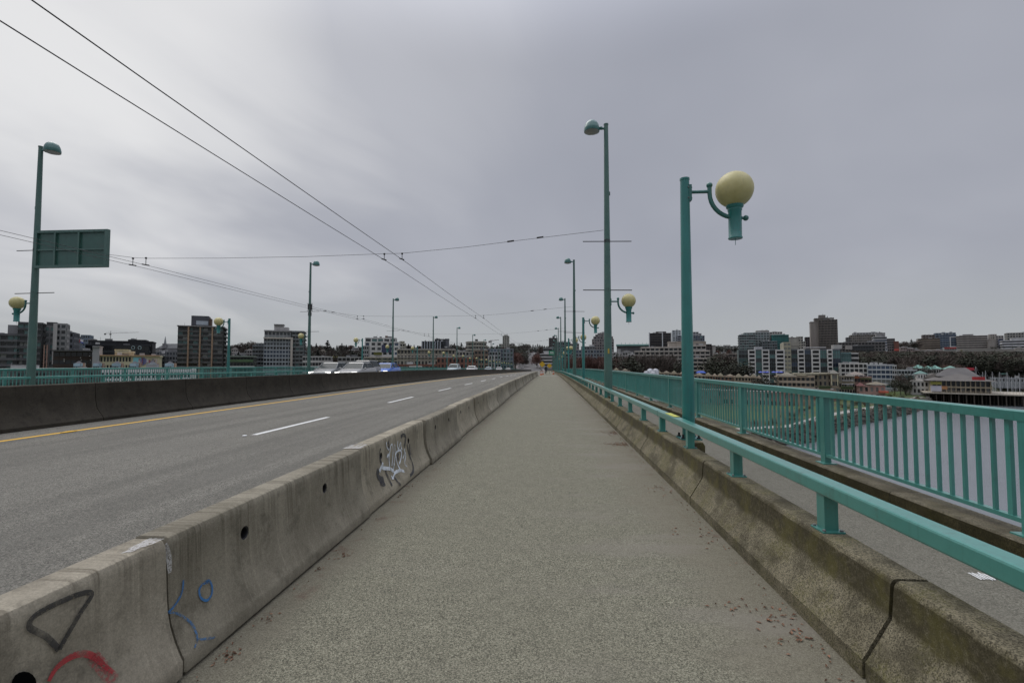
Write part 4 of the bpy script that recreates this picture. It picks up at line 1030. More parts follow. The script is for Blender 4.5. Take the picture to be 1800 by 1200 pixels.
B = Bld('apartment_block', 'red brick and concrete apartments under the beige drum building', 330, (.17, .13, .10)); B.mass(790, 836, 618, 16, 'win', 3.1, 8, glass='ddc', wall=(.25, .24, .21)); B.mass(834, 858, 616, 16, 'win', 3.1, 4, glass='dd', wall=(.16, .12, .09), Y=326); B.done()
B = Bld('brick_building', 'dark red brick building behind the far railing under the beige row', 270, BRK); B.mass(768, 836, 629, 14, 'win', 3.2, 10, glass='nnd', sp=.4, pier=.5); B.done()
B = Bld('apartment_block', 'blue grey apartments with white columns near the bridge end', 380, (.145, .16, .175)); B.mass(856, 902, 613.5, 16, 'win', 3.1, 8, glass='ddbm', sp=.4, pier=.35); B.mass(860, 880, 618, 12, 'win', 3.1, 4, glass='dd', Y=374, wall=(.2, .21, .22))
for px in (858, 863, 868): B.boxp('column', px, px + 1.6, 624, 648, 372, 1.2, (.34, .33, .31))
B.done()
B = Bld('town_hall', 'pale stone civic tower with lower wings on the hill above the street', 1000, (.25, .245, .215)); B.mass(877, 905, 604.5, 20, 'win', 4, 6, glass='dd', Y=1004, pier=.5); B.mass(883.5, 894.5, 590.5, 14, 'win', 4, 3, glass='dm', pier=.55, sp=.4, proud=.8); B.mass(885.5, 892.5, 588.7, 8, 'blank', Y=1003); B.done()
B = Bld('office_tower', 'distant dark concrete tower above the white banded office by the green sign', 800, (.065, .06, .058)); B.mass(965, 980, 594, 18, 'ribbon', 3.6, 3, glass='nnd', sp=.5); B.boxp('roof_plant', 971, 975, 590.5, 594.5, 806, 8, (.05, .05, .05)); B.done()
B = Bld('office_block', 'white and black banded office block at the bridge end, behind the green sign', 470, (.36, .355, .34)); B.mass(949, 974, 622, 24, 'ribbon', 3.1, 5, glass='nnnd', sp=.5, pier=0); B.mass(955, 974, 612, 20, 'ribbon', 3.3, 4, glass='nnd', sp=.45, pier=0, Y=476, wall=(.17, .18, .18)); B.boxp('penthouse', 956, 966, 618, 622, 472, 6, (.4, .39, .38)); B.done()
B = Bld('apartment_block', 'teal glass apartments hidden among the path lamp posts', 520, (.16, .19, .19)); B.mass(980, 1003, 601, 22, 'glass', 3.1, 5, glass='tmd', sp=.2, pier=.15); B.mass(1000, 1018, 604, 20, 'win', 3.1, 4, glass='dm', Y=530, wall=(.2, .19, .18)); B.done()
B = Bld('apartment_block', 'low blue grey apartments behind the second globe post', 420, (.14, .155, .165)); B.mass(1012, 1064, 615, 18, 'win', 3.0, 10, glass='ddbm', sp=.42, pier=.35); B.mass(1022, 1046, 609, 14, 'win', 3.0, 5, glass='dm', Y=430, wall=(.12, .125, .13)); B.done()
B = Bld('apartment_tower', 'brown grey apartment tower with stepped rounded shoulders behind the tall lamp post', 560, (.165, .15, .145))
for a, c, t, dy in ((1041, 1079, 596, 0), (1043.5, 1077.5, 591.5, 2), (1047, 1075, 588, 4), (1051, 1071, 585.5, 6)): B.mass(a, c, t, 18, 'win', 3.0, 9 if dy == 0 else 6, glass='ddmc', sp=.4, pier=.4, Y=560 + dy)
B.done()
B = Bld('rink_building', 'long low hall with a pale green roof and thin masts on the ridge', 720, (.2, .2, .2)); B.mass(1084, 1142, 607.5, 22, 'blank', wall=(.12, .12, .12)); B.boxp('green_roof', 1083, 1142, 604.8, 607.5, 716, 26, (.19, .34, .30))
for i in range(7): B.boxp('mast', 1092 + 7.4 * i, 1092.6 + 7.4 * i, 602, 606, 717, .5, (.2, .33, .3))
B.done()
B = Bld('house_row', 'white and grey terraced houses below the green roofed hall', 430, (.31, .305, .3)); B.mass(1072, 1110, 619, 14, 'win', 3, 7, glass='dd', pier=.5); B.mass(1086, 1091, 614, 8, 'blank', Y=428); B.mass(1104, 1124, 622, 12, 'ribbon', 3, 4, glass='d', wall=(.36, .35, .34), Y=425); B.hip(1090, 1112, 619, 3.5, None, 14, (.13, .13, .13), .8); B.done()
B = Bld('office_block', 'dark brown office block with white corner strips', 640, (.05, .042, .038)); B.mass(1141.5, 1180, 585.5, 22, 'ribbon', 3.3, 8, glass='nd', sp=.35, pier=.04); B.boxp('corner_strip', 1140.5, 1142, 584, 612, 638.5, 1.2, (.42, .43, .43)); B.boxp('corner_strip', 1163.5, 1165.2, 583.5, 612, 638.5, 1.2, (.42, .43, .43)); B.boxp('corner_strip', 1179, 1180.2, 584.5, 612, 638.5, 1.2, (.3, .3, .3)); B.boxp('roof_plant', 1153, 1171, 582.5, 586, 646, 8, (.06, .055, .05)); B.done()
B = Bld('office_tower', 'pale blue white slab tower left of the nearest globe post', 760, (.34, .36, .37)); B.mass(1182, 1197, 580.5, 20, 'win', 3.4, 3, glass='mc', sp=.4, pier=.5); B.mass(1190, 1212, 590, 18, 'win', 3.4, 3, glass='nd', wall=(.2, .21, .23), Y=756); B.done()
B = Bld('office_tower', 'blue glazed tower right of the nearest globe post', 700, (.15, .165, .19)); B.mass(1215, 1238.5, 590, 20, 'win', 3.4, 6, glass='bbtm', sp=.25, pier=.2); B.mass(1218, 1228, 583.5, 10, 'win', 3.4, 2, wall=(.26, .265, .27), Y=704); B.mass(1228, 1233, 586, 8, 'blank', wall=(.16, .165, .17), Y=704); B.done()
B = Bld('apartment_block', 'large beige stepped apartment block with long balconies behind the nearest globe post', 400, (.30, .275, .245))
B.mass(1127, 1200, 610, 22, 'balc', 3.1, 9, glass='ddnm', pier=.3, proud=.2); B.mass(1175, 1241, 600.5, 14, 'blank', Y=412, wall=(.27, .235, .195)); B.mass(1200, 1241, 607, 20, 'balc', 3.1, 5, glass='ddn', pier=.25, proud=.2, Y=402); B.mass(1205, 1248, 616, 20, 'balc', 3.1, 5, glass='ddn', pier=.25, Y=397); B.mass(1205, 1247, 629, 18, 'balc', 3.1, 4, glass='dm', pier=.2, Y=392); B.mass(1115, 1132, 617, 18, 'balc', 3.1, 2, glass='dd', Y=398); B.done()
B = Bld('office_block', 'dark brown block just right of the beige stepped apartments', 560, (.06, .05, .045)); B.mass(1239, 1251, 605, 16, 'ribbon', 3.4, 3, glass='nd'); B.mass(1252, 1258, 607, 12, 'blank', wall=(.25, .24, .22)); B.done()
B = Bld('ridge_houses', 'pale low houses on the skyline between the blue tower and the hospital', 800, (.28, .275, .25)); B.mass(1256, 1300, 608.5, 16, 'win', 3.2, 8, glass='dm'); B.mass(1274, 1284, 606.5, 10, 'blank', Y=805); B.done()
B = Bld('apartment_terraces', 'brownish low terraces among the trees right of the nearest globe post', 450, (.17, .145, .125)); B.mass(1255, 1300, 622, 16, 'ribbon', 3.1, 7, glass='dn', sp=.4, pier=.1); B.mass(1258, 1290, 630, 12, 'ribbon', 3.1, 7, glass='dn', Y=440); B.done()
B = Bld('hospital', 'grey green hospital complex with a stepped roofline on the ridge', 620, (.20, .225, .22)); B.mass(1300, 1328, 588, 24, 'balc', 3.1, 7, glass='mmtd', pier=.15, proud=.2); B.mass(1308, 1352, 584.5, 20, 'win', 3.1, 9, glass='mtd', Y=632, sp=.4); B.mass(1330, 1352, 581, 14, 'blank', Y=640, wall=(.24, .235, .22)); B.mass(1340, 1375, 583.5, 14, 'win', 3.1, 8, glass='dd', Y=636, wall=(.30, .29, .27), sp=.45, pier=.4); B.mass(1340, 1366, 599.5, 16, 'balc', 3.1, 6, glass='mtd', Y=612, wall=(.13, .145, .15)); B.done()
B = Bld('glass_building', 'bright teal glass block leaning out beside the hospital', 612, (.03, .13, .12)); B.mass(1358, 1386.5, 588.5, 18, 'ribbon', 3.1, 8, glass='gg', sp=.18, pier=.06, wall=(.03, .14, .13)); B.done()
B = Bld('clinic_building', 'plain beige flat building right of the teal glass block', 640, (.29, .275, .24)); B.mass(1386, 1406, 593, 16, 'blank'); B.mass(1403, 1411.5, 591.5, 14, 'win', 3.2, 2); B.mass(1408, 1416, 600, 10, 'ribbon', 3, 2, Y=620); B.done()
B = Bld('office_tower', 'tall brown grey concrete tower, the highest on the skyline', 640, (.105, .092, .078))
B.mass(1439, 1472, 562, 22, 'win', 3.05, 13, glass='nnnd', sp=.3, pier=.32, wall=(.115, .10, .085)); B.mass(1424.5, 1439, 565.5, 18, 'blank', wall=(.19, .17, .15), Y=643); B.mass(1432, 1466, 559, 16, 'blank', wall=(.10, .09, .078), Y=645); B.boxp('roof_plant', 1439, 1451, 553.5, 560, 650, 8, (.12, .11, .10)); B.boxp('antenna', 1453.6, 1454.8, 555.5, 560, 650, 1, (.05, .05, .05)); B.boxp('antenna', 1446, 1446.6, 551.5, 555, 650, .6, (.1, .1, .1)); B.done()
B = Bld('office_block', 'small dark block tucked left of the tall brown tower', 700, (.07, .065, .065)); B.mass(1416, 1426, 592.5, 14, 'ribbon', 3.2, 3, glass='nd'); B.done()
B = Bld('apartment_block', 'wide white framed apartment block with balconies and dark glass bays above the brick terraces', 330, WHT)
wf = (.43, .425, .40)
for a, c, st_, gl_ in ((1298, 1315, 'glass', 'dm'), (1315, 1328, 'balc', 'nnd'), (1328, 1339, 'glass', 'md'), (1339, 1352, 'balc', 'nnd'), (1352, 1363, 'glass', 'dd'), (1363, 1379, 'balc', 'nnd')):
    if st_ == 'balc': B.mass(a, c, 615, 16, 'win', 2.55, 1, glass='nnd', sp=.34, pier=.26, proud=.5, side=False)
    else: B.mass(a, c, 614.5, 15, 'ribbon', 2.55, 3, glass=gl_ + 't', sp=.12, pier=.06, wall=(.09, .11, .11), Y=331.5, side=False)
for a, c, st_ in ((1389, 1402, 0), (1402, 1414, 1), (1414, 1426, 0), (1426, 1441, 1), (1441, 1454, 0), (1454, 1463, 1), (1463, 1477, 0)):
    if st_: B.mass(a, c, 614.5, 16, 'win', 2.55, 1, glass='nnd', sp=.34, pier=.26, proud=.5, side=False)
    else: B.mass(a, c, 614, 15, 'ribbon', 2.55, 3, glass='ddtb', sp=.1, pier=.05, wall=(.09, .10, .11), Y=331.5, side=False)
B.mass(1377, 1390, 602, 14, 'ribbon', 2.6, 2, glass='cd', sp=.5, wall=(.27, .255, .19), Y=330.5, side=False); B.boxp('penthouse', 1377, 1405, 601, 608, 336, 8, (.22, .21, .18)); B.boxp('penthouse', 1327, 1340, 609, 615, 338, 6, (.28, .285, .29)); B.boxp('roof_canopy', 1415, 1452, 609.5, 611.2, 338, 6, (.36, .35, .34)); B.boxp('penthouse', 1465, 1480, 606, 613, 340, 6, (.27, .265, .25)); B.done()
B = Bld('apartment_block', 'teal glass and white curved wing right of the wide white apartment block', 335, (.38, .37, .35)); B.mass(1478, 1496, 620, 14, 'ribbon', 2.6, 4, glass='tt', sp=.12, pier=.05, wall=(.12, .19, .19)); B.mass(1495, 1509, 620.5, 12, 'ribbon', 3.0, 3, glass='nd', sp=.35, pier=0, Y=336); B.done()
B = Bld('apartment_block', 'low white framed apartments with wide windows below the teal curved wing', 310, (.42, .41, .39)); B.mass(1478, 1525, 638.5, 14, 'win', 2.6, 6, glass='nnd', sp=.28, pier=.18, proud=.4); B.done()
B = Bld('apartment_block', 'white sloped glass apartments with three small dormers, right of the low white ones', 305, (.37, .385, .395)); B.mass(1525, 1572, 641, 12, 'ribbon', 2.6, 6, glass='tcbm', sp=.3, pier=.1); B.mass(1568, 1576, 642, 10, 'win', 2.6, 2, wall=(.33, .33, .32))
for px in (1530, 1538, 1547): B.boxp('dormer', px, px + 4.5, 637.5, 641.5, 306, 4, (.36, .36, .35))
B.done()
B = Bld('low_office', 'long dark low block on the slope right of the tall brown tower', 560, (.055, .057, .06)); B.mass(1498, 1536, 607.5, 22, 'ribbon', 3.6, 8, glass='d', sp=.2, pier=.04); B.mass(1474, 1556, 601.5, 18, 'ribbon', 3.4, 14, glass='nd', Y=590, wall=(.10, .095, .09)); B.boxp('lift_house', 1487, 1498, 607, 614, 556, 6, (.24, .225, .205)); B.done()
B = Bld('hospital_wing', 'grey brown hospital wing with a pale upper storey on the ridge', 760, (.17, .155, .135)); B.mass(1495, 1546, 588.5, 24, 'win', 3.4, 14, glass='dm', sp=.45, pier=.35); B.mass(1500, 1543, 584.5, 18, 'ribbon', 3.4, 8, Y=766, glass='cm', wall=(.27, .27, .27)); B.mass(1488, 1496, 593, 14, 'win', 3.4, 2, wall=(.12, .115, .11)); B.done()
B = Bld('office_block', 'white banded office with a red brick end on the ridge', 720, (.33, .33, .33)); B.mass(1536, 1559, 592, 20, 'ribbon', 3.4, 5, glass='mb', sp=.45, pier=0); B.mass(1540, 1556, 585, 14, 'blank', Y=728, wall=(.22, .215, .21)); B.mass(1559, 1573, 595, 18, 'ribbon', 3.4, 4, glass='dn', wall=(.13, .12, .115)); B.mass(1572, 1580, 600, 14, 'blank', wall=(.14, .06, .045), Y=716); B.boxp('shop_sign', 1572, 1580, 613, 616, 712, .6, (.4, .07, .06)); B.done()
B = Bld('office_block', 'brown office block with thin tan bands, left of the blue glass one', 820, (.19, .155, .12)); B.mass(1614, 1652, 595, 22, 'ribbon', 3.2, 8, glass='nnd', sp=.5, pier=0); B.mass(1622, 1643, 588.5, 14, 'ribbon', 3.2, 4, glass='nd', Y=828, wall=(.13, .11, .10)); B.done()
B = Bld('office_block', 'blue glass office block with a white picture-frame edge', 815, (.14, .17, .20)); B.mass(1652, 1681, 588, 22, 'ribbon', 3.3, 6, glass='bbm', sp=.3, pier=.06); B.mass(1644, 1680, 585, 18, 'ribbon', 3.3, 6, glass='bd', Y=822, sp=.35); B.boxp('roof_plant', 1670, 1674, 582.8, 585, 830, 6, (.3, .3, .3)); B.boxp('white_frame', 1669.5, 1681, 591.5, 592.8, 812, 1.5, (.45, .45, .45)); B.boxp('white_frame', 1669.5, 1671, 592.8, 609, 812, 1.5, (.45, .45, .45)); B.boxp('white_frame', 1669.5, 1686, 608.5, 610, 811.4, 1.5, (.45, .45, .45)); B.done()
B = Bld('office_block', 'wide beige office block with thin dark window bands, right of the blue glass one', 800, (.27, .245, .22)); B.mass(1682, 1736, 590, 24, 'ribbon', 3.1, 12, glass='ndd', sp=.52, pier=.0); B.boxp('roof_plant', 1693, 1711, 587.3, 590.3, 808, 8, (.15, .145, .14)); B.done()
B = Bld('hospital_wing', 'plain beige stepped block between the two banded offices on the ridge', 790, (.26, .24, .215)); B.mass(1736, 1750, 597, 18, 'blank'); B.mass(1740, 1752, 587.5, 14, 'win', 3.4, 3, glass='d', pier=.7, Y=796); B.mass(1750, 1764, 590, 16, 'win', 3.4, 3, glass='dm', pier=.6, wall=(.24, .225, .21)); B.mass(1756, 1763, 596, 12, 'ribbon', 3.3, 2, glass='b', wall=(.07, .08, .12), Y=786); B.done()
B = Bld('office_block', 'white and dark striped office at the end of the ridge row', 720, (.40, .405, .41)); B.mass(1762, 1830, 598, 22, 'ribbon', 3.4, 12, glass='nd', sp=.5, pier=0); B.mass(1770, 1830, 584.5, 20, 'win', 3.2, 12, glass='dm', Y=745, wall=(.22, .215, .195)); B.mass(1778, 1802, 594.5, 12, 'blank', Y=726, wall=(.38, .38, .38)); B.done()
B = Bld('shop_building', 'small shop with a red roof band in front of the blue glass office', 690, (.3, .31, .3)); B.mass(1660, 1682, 611, 14, 'ribbon', 3, 5, glass='tt', sp=.4); B.boxp('red_band', 1660, 1681, 610, 613, 688.8, 1, (.27, .06, .055)); B.done()
rr = random.Random(17)
for i, (a, c, t) in enumerate(((1548, 1560, 612), (1583, 1594, 611), (1594, 1608, 613), (1607, 1618, 616), (1626, 1641, 616.5), (1642, 1658, 616), (1683, 1696, 617), (1700, 1716, 619), (1786, 1800, 612))):
    w_ = rr.choice(((.4, .39, .37), (.33, .31, .28), (.28, .22, .2), (.36, .37, .38)))
    B = Bld('house', 'small %s house on the wooded slope below the ridge offices, %s along the row' % (('white', 'cream', 'pinkish', 'pale grey')[((.4, .39, .37), (.33, .31, .28), (.28, .22, .2), (.36, .37, .38)).index(w_)], nth(i)), 640, w_, 'house', 'houses on the wooded slope')
    B.mass(a, c, t, 10, 'win', 3, 4, glass='dm'); B.hip(a, c, t, 2.2, None, 10, (.12, .115, .11), .6); B.done()

# ---------------- the brick terraces by the shore
TAN = (.235, .195, .145); PNK = (.23, .15, .125); OLV = (.16, .14, .09)
def terrace(label, Y, px0, px1, top, wall, roofs, style='win', bays=6, fh=2.7, sp=.4, pier=.45, bot=None, glass='nndm', depth=11, name='terrace_house'):
    B = Bld(name, label, Y, wall, 'house', 'brick terraces by the shore'); B.mass(px0, px1, top, depth, style, fh, bays, glass=glass, sp=sp, pier=pier, bot=bot)
    for a, c, py, h, col in roofs: B.hip(a, c, py, h, Y, min(depth, 9), col, .25, .4, -.6)
    return B
for i, (a, c, t, w_) in enumerate(((1076, 1108, 651, BRN), (1150, 1180, 655, TAN), (1178, 1208, 656.5, (.17, .11, .08)), (1206, 1240, 659, TAN), (1238, 1262, 660, (.19, .12, .085)), (1260, 1294, 661, (.22, .15, .11)), (1292, 1320, 662, TAN), (1318, 1338, 663, (.2, .13, .10)))):
    terrace('low brick house with pyramid roofs beyond the railing, %s from the tall lamp post' % nth(i), 255 + (i % 3) * 4, a, c, t, w_, ((a + 2, a + 13, t + 1, 6, OLV), (a + 16, c - 1, t + 1.5, 4.5, (.25, .21, .15)) ), bays=5, sp=.5).done()
B = terrace('beige brick terrace with deep balconies left of the tall bay window house', 245, 1368, 1432, 660, TAN, ((1370, 1400, 661, 6, (.24, .22, .17)), (1402, 1418, 660, 4, OLV)), 'balc', 8, 2.6, pier=.35); B.boxp('cornice', 1396, 1440, 656, 658.5, 246, 10, (.22, .205, .15)); B.done()
B = terrace('olive grey terrace block with small square windows, middle of the brick terraces', 247, 1430, 1462, 657.5, (.2, .175, .13), (), 'win', 4, 2.9, pier=.55); B.boxp('cornice', 1428, 1476, 655.5, 658, 246, 12, (.24, .22, .16)); B.done()
B = terrace('tall bay window house with a pale gable and cream posts in the terrace row', 243, 1461, 1474, 656.5, TAN, ((1460.5, 1474.5, 656.5, 5, (.2, .19, .16)),), 'ribbon', 2, 3.1, pier=.1, glass='mc'); B.boxp('bay_post', 1461, 1462.4, 658, 677, 242, .6, (.42, .39, .26)); B.boxp('bay_post', 1471.4, 1472.8, 658, 677, 242, .6, (.42, .39, .26)); B.done()
B = terrace('terrace house with a wide row of white framed windows', 246, 1474, 1502, 661, (.21, .185, .14), ((1488, 1501, 661, 4, (.2, .185, .16)),), 'win', 6, 2.8, pier=.3, glass='dcd'); B.boxp('window_frame', 1480, 1500, 668, 669, 245.2, .3, (.5, .5, .5)); B.boxp('window_frame', 1480, 1500, 674.4, 675.4, 245.2, .3, (.5, .5, .5)); B.done()
B = terrace('pinkish terrace house with planted balconies and an orange hedge', 248, 1500, 1532, 662, PNK, ((1492, 1520, 659, 5, (.27, .23, .2)),), 'balc', 5, 2.7, pier=.2); B.boxp('planter', 1491, 1510, 661, 665, 246, 2, (.16, .055, .02)); B.boxp('planter', 1512, 1532, 664, 667, 246, 2, (.05, .055, .02)); B.done()
B = terrace('pink rendered house with white square windows at the end of the terrace row', 238, 1509, 1556, 678, (.28, .18, .155), ((1508, 1520, 678, 4, (.16, .055, .05)), (1526, 1560, 676, 4, (.22, .19, .14))), 'win', 5, 3.2, pier=.5, glass='dcc'); B.boxp('awning', 1545, 1562, 687, 690.5, 236, 2.5, (.36, .09, .055)); B.done()
B = terrace('long low brown terrace with dark garages just above the railing', 234, 1360, 1470, 684, (.2, .145, .115), (), 'ribbon', 10, 3.0, sp=.5, pier=.2, glass='nnd'); B.boxp('hedge_planter', 1440, 1460, 678, 684, 236, 2, (.03, .04, .015)); B.boxp('planter', 1479, 1500, 679, 684, 242, 2, (.03, .04, .015)); B.done()
# lower fronts seen between the pickets
rr = random.Random(5)
for i, (a, c) in enumerate(((1180, 1216), (1224, 1268), (1268, 1312), (1312, 1352), (1352, 1392), (1392, 1428))):
    B = Bld('terrace_house', 'front of a brick terrace glimpsed between the railing pickets, %s from the nearest globe post' % nth(i), 205, rr.choice((TAN, PNK, (.17, .115, .09), (.24, .22, .19))), 'house', 'terrace fronts behind the pickets'); B.mass(a, c, 684 + i * 1.5, 10, 'win', 2.8, 6, glass='nndcc', sp=.4, pier=.4); B.done()

# ---------------- village at the marina
for i, (a, c, t, h, wc) in enumerate(((1608, 1624, 647, 4.5, (.4, .39, .37)), (1626, 1640, 649, 4.5, (.42, .41, .39)), (1637, 1654, 648, 4.5, (.36, .35, .33)), (1662, 1684, 648.5, 4, (.3, .29, .27)))):
    B = Bld('village_house', 'white house with a pale green roof beside the restaurant, %s in its row' % nth(i), 330, wc, 'house', 'green roofed houses beside the restaurant'); B.mass(a, c, t, 10, 'win', 3, 4, glass='nd', bot=668); B.hip(a, c, t, h, None, 10, (.22, .42, .36), .4, .7); B.done()
B = Bld('village_house', 'white arched house on the shore left of the restaurant', 290, (.46, .45, .43), 'house'); B.mass(1613, 1627, 657, 9, 'win', 2.8, 3, glass='nn', bot=672, pier=.5); B.hip(1611, 1629, 657, 4, None, 9, (.16, .28, .25), .5); B.mass(1604, 1632, 670, 9, 'win', 3.4, 4, glass='nn', Y=286, pier=.45); B.hip(1602, 1634, 670, 3, 286, 9, (.3, .28, .25), .7); B.hip(1626, 1660, 664, 6, 288, 9, (.13, .115, .10), .7); B.mass(1628, 1658, 664, 8, 'blank', Y=289, bot=690, wall=(.3, .29, .26)); B.done()
B = Bld('low_office', 'pale green glazed low wing right of the white dormer apartments', 320, (.33, .35, .34)); B.mass(1573, 1612, 650, 10, 'ribbon', 2.8, 7, glass='tm', sp=.4, pier=.1, bot=672); B.done()

# the restaurant on piles
YR = 268; B = Bld('restaurant', 'waterfront restaurant on piles with a wide grey hipped roof and red sign', YR, (.24, .215, .165), 'restaurant'); B.turn(1690); YR = 268 * B.k
x0, x1 = B.aY(1636, 680, YR)[0], B.aY(1748, 680, YR)[0]; zd = B.aY(1700, 690.5, YR)[2]; ze = B.aY(1700, 669.5, YR)[2]; zr = B.aY(1690, 646.5, YR)[2]
B.at((x0 + x1) / 2, YR, zd)
b = MB(); b.box(x0 - 3, x1 + 16, YR - 4, YR + 26, zd - .5, zd); B.part('pier_deck', b, wallmat((.3, .27, .22)))
k = 0
for j, yy in enumerate((YR - 3, YR + 6, YR + 15)):
    for i in range(15):
        xx = x0 - 1 + i * (x1 + 15 - x0) / 14; b = MB(); b.tube([(xx, yy, -21), (xx, yy, zd - .5)], .22, 6); B.part('pile', b, wallmat((.06, .05, .04)))
b = MB(); b.box(x0 - 2, x1 + 15, YR + 18, YR + 19, -19, zd - .6); B.part('bulkhead', b, wallmat((.02, .018, .016)))
b = MB(); b.box(x0 + .5, x1 - 1, YR + 1, YR + 22, zd, ze)
for i in range(13): xx = x0 + .6 + i * (x1 - 1.8 - x0) / 12; b.box(xx - .16, xx + .16, YR - .2, YR + 1, zd, ze)
b.box(x0 + .4, x1 - .6, YR - .3, YR + 1.2, (zd + ze) / 2 - .5, (zd + ze) / 2 + .15); B.part('wall', b, wallmat((.27, .23, .165)))
hm = (zd + ze) / 2
for lo, hi, kk in ((zd + .5, hm - .6, 'n'), (hm + .25, ze - .15, 'd')):
    for i in range(12):
        xa = x0 + .8 + i * (x1 - 1.8 - x0) / 12; w_ = (x1 - 1.8 - x0) / 12 - .4; B.pane('window', (xa + w_ / 2, YR + .95, (lo + hi) / 2), (w_, .14, hi - lo), B.r.choice(kk + 'dm' if kk == 'd' else 'nnc'))
b = MB(); b.hip(x0 - 1, x1 + .5, YR - 1.5, YR + 23, ze, (zr - ze) * .55, .42, .6); B.part('roof', b, wallmat((.098, .09, .083)))
xm = B.aY(1688, 650, YR)[0]; b = MB(); zz = ze + (zr - ze) * .33; b.hip(xm - 7.5, xm + 7.5, YR + 4, YR + 19, zz, zr - zz, .45, .2); B.part('upper_roof', b, wallmat((.085, .08, .078)))
x, y, z = B.aY(1720, 665, YR - 3); b = MB(); b.box(x - 2.2, x + 2.2, y, y + .2, z - .75, z + .75)
for i in range(6): b.box(x - 1.9 + .62 * i, x - 1.5 + .62 * i, y - .06, y, z - .5 + .1 * (i % 2), z + .55 - .12 * (i % 3))
sgn = B.part('roof_sign', b, wallmat((.32, .03, .03)))
x, y, z = B.aY(1705, 648, YR + 16); b = MB(); b.box(x - 2.0, x + 1.6, y, y + .2, z - .8, z + .6); b.tube([(x - 1, y + .1, z - 3), (x - 1, y + .1, z - .8)], .1, 6); B.part('roof_sign', b, wallmat((.32, .03, .04)))
x, y, z = B.aY(1645, 673, YR + 1); b = MB(); b.box(x - 2, x + 2, YR - .4, YR + 1.2, z - .6, z + .7); B.part('wall_panel', b, wallmat((.30, .29, .08)))
x, y, z = B.aY(1644, 682, YR + 1); b = MB(); b.box(x - 1.7, x + 2.2, YR - .45, YR + 1.2, z - 1.5, z + 1.2); B.part('wall_panel', b, wallmat((.42, .42, .47)))
x, y, z = B.aY(1655, 680, YR + 1); b = MB(); b.box(x - 1.2, x + 2, YR - .42, YR + 1.2, z - 1.0, z + .5); B.part('wall_panel', b, wallmat((.38, .19, .09)))
b = MB()
for i in range(40): xx = x0 - 2.5 + i * (x1 + 17 - x0) / 39; b.box(xx - .04, xx + .04, YR - 3.9, YR - 3.8, zd, zd + 1)
b.box(x0 - 2.6, x1 + 15.5, YR - 3.92, YR - 3.78, zd + 1, zd + 1.08); B.part('deck_railing', b, wallmat((.3, .25, .2))); B.done()

# domes, awning, umbrellas in the low village
M['dome'] = plain('white_dome_fabric', (.62, .63, .66), .5, .06)
for i, (px, py, rp, Y) in enumerate(((1143, 653.5, 6, 215), (1152.5, 653, 5.5, 219), (1136, 656, 4.5, 212), (1148, 657.5, 5.5, 209))):
    x, y, z = atY(px, py, Y); r = rp * Y / FPX * 1.0
    t = thing('dome_tent', '%s white dome tent of the cluster behind the railing, %s from the left' % (('large', 'large', 'small', 'low')[i], ('second', 'fourth', 'first', 'third')[i]), 'dome tent', (x, y, z - 1.2), 0, 'white dome tents')
    b = MB(); b.lathe([(r, -14), (r, 1.2)] + [(r * math.cos(q * math.pi / 16), 1.2 + r * math.sin(q * math.pi / 16)) for q in range(1, 8)] + [(.01, 1.2 + r)], (0, 0, 0), 14); obj('cover', b, M['dome'], t, 20)
    b = MB()
    for k in range(7):
        q = math.pi * (k / 7.0) + math.pi; b.tube([((r + .03) * math.cos(q) * math.cos(e), (r + .03) * math.sin(q) * math.cos(e), 1.2 + (r + .03) * math.sin(e)) for e in [j * .3 for j in range(6)]], .05, 4)
    obj('frame', b, M['steel'], t)
t = thing('awning', 'bright blue canopy on posts just right of the nearest globe post', 'awning', atY(1232, 655, 225)); b = MB()
b.add([(-1.9, -1.5, 0), (1.9, -1.5, 0), (1.9, 1.5, 0), (-1.9, 1.5, 0), (-1, -.4, .8), (1, -.4, .8), (1, .4, .8), (-1, .4, .8)], [(0, 1, 5, 4), (1, 2, 6, 5), (2, 3, 7, 6), (3, 0, 4, 7), (4, 5, 6, 7), (3, 2, 1, 0)]); obj('canopy', b, plain('blue_canopy', (.02, .08, .42), .5), t); b = MB()
for sx in (-1.7, 1.7):
    for sy in (-1.3, 1.3): b.tube([(sx, sy, -10), (sx, sy, .05)], .06, 6)
obj('post', b, M['steel'], t)
um = None
for i, px in enumerate((1337, 1343, 1349, 1360, 1366, 1373)):
    x, y, z = atY(px, 654.5, 300)
    if um is None:
        um = thing('parasol', 'x', 'parasol', (x, y, z), 0, 'blue parasols below the white apartments'); um_c = MB(); um_c.lathe([(1.5, 0), (1.48, .05), (.8, .45), (.03, .75)], (0, 0, 0), 8); obj('canopy', um_c, plain('parasol_blue', (.07, .10, .42), .6), um); b = MB(); b.tube([(0, 0, -12), (0, 0, .9)], .04, 6); obj('pole', b, M['steel'], um); o = um
    else: o = dup(um, (x, y, z))
    o['label'] = 'blue parasol on the terrace under the wide white apartment block, %s from the left' % nth(i)

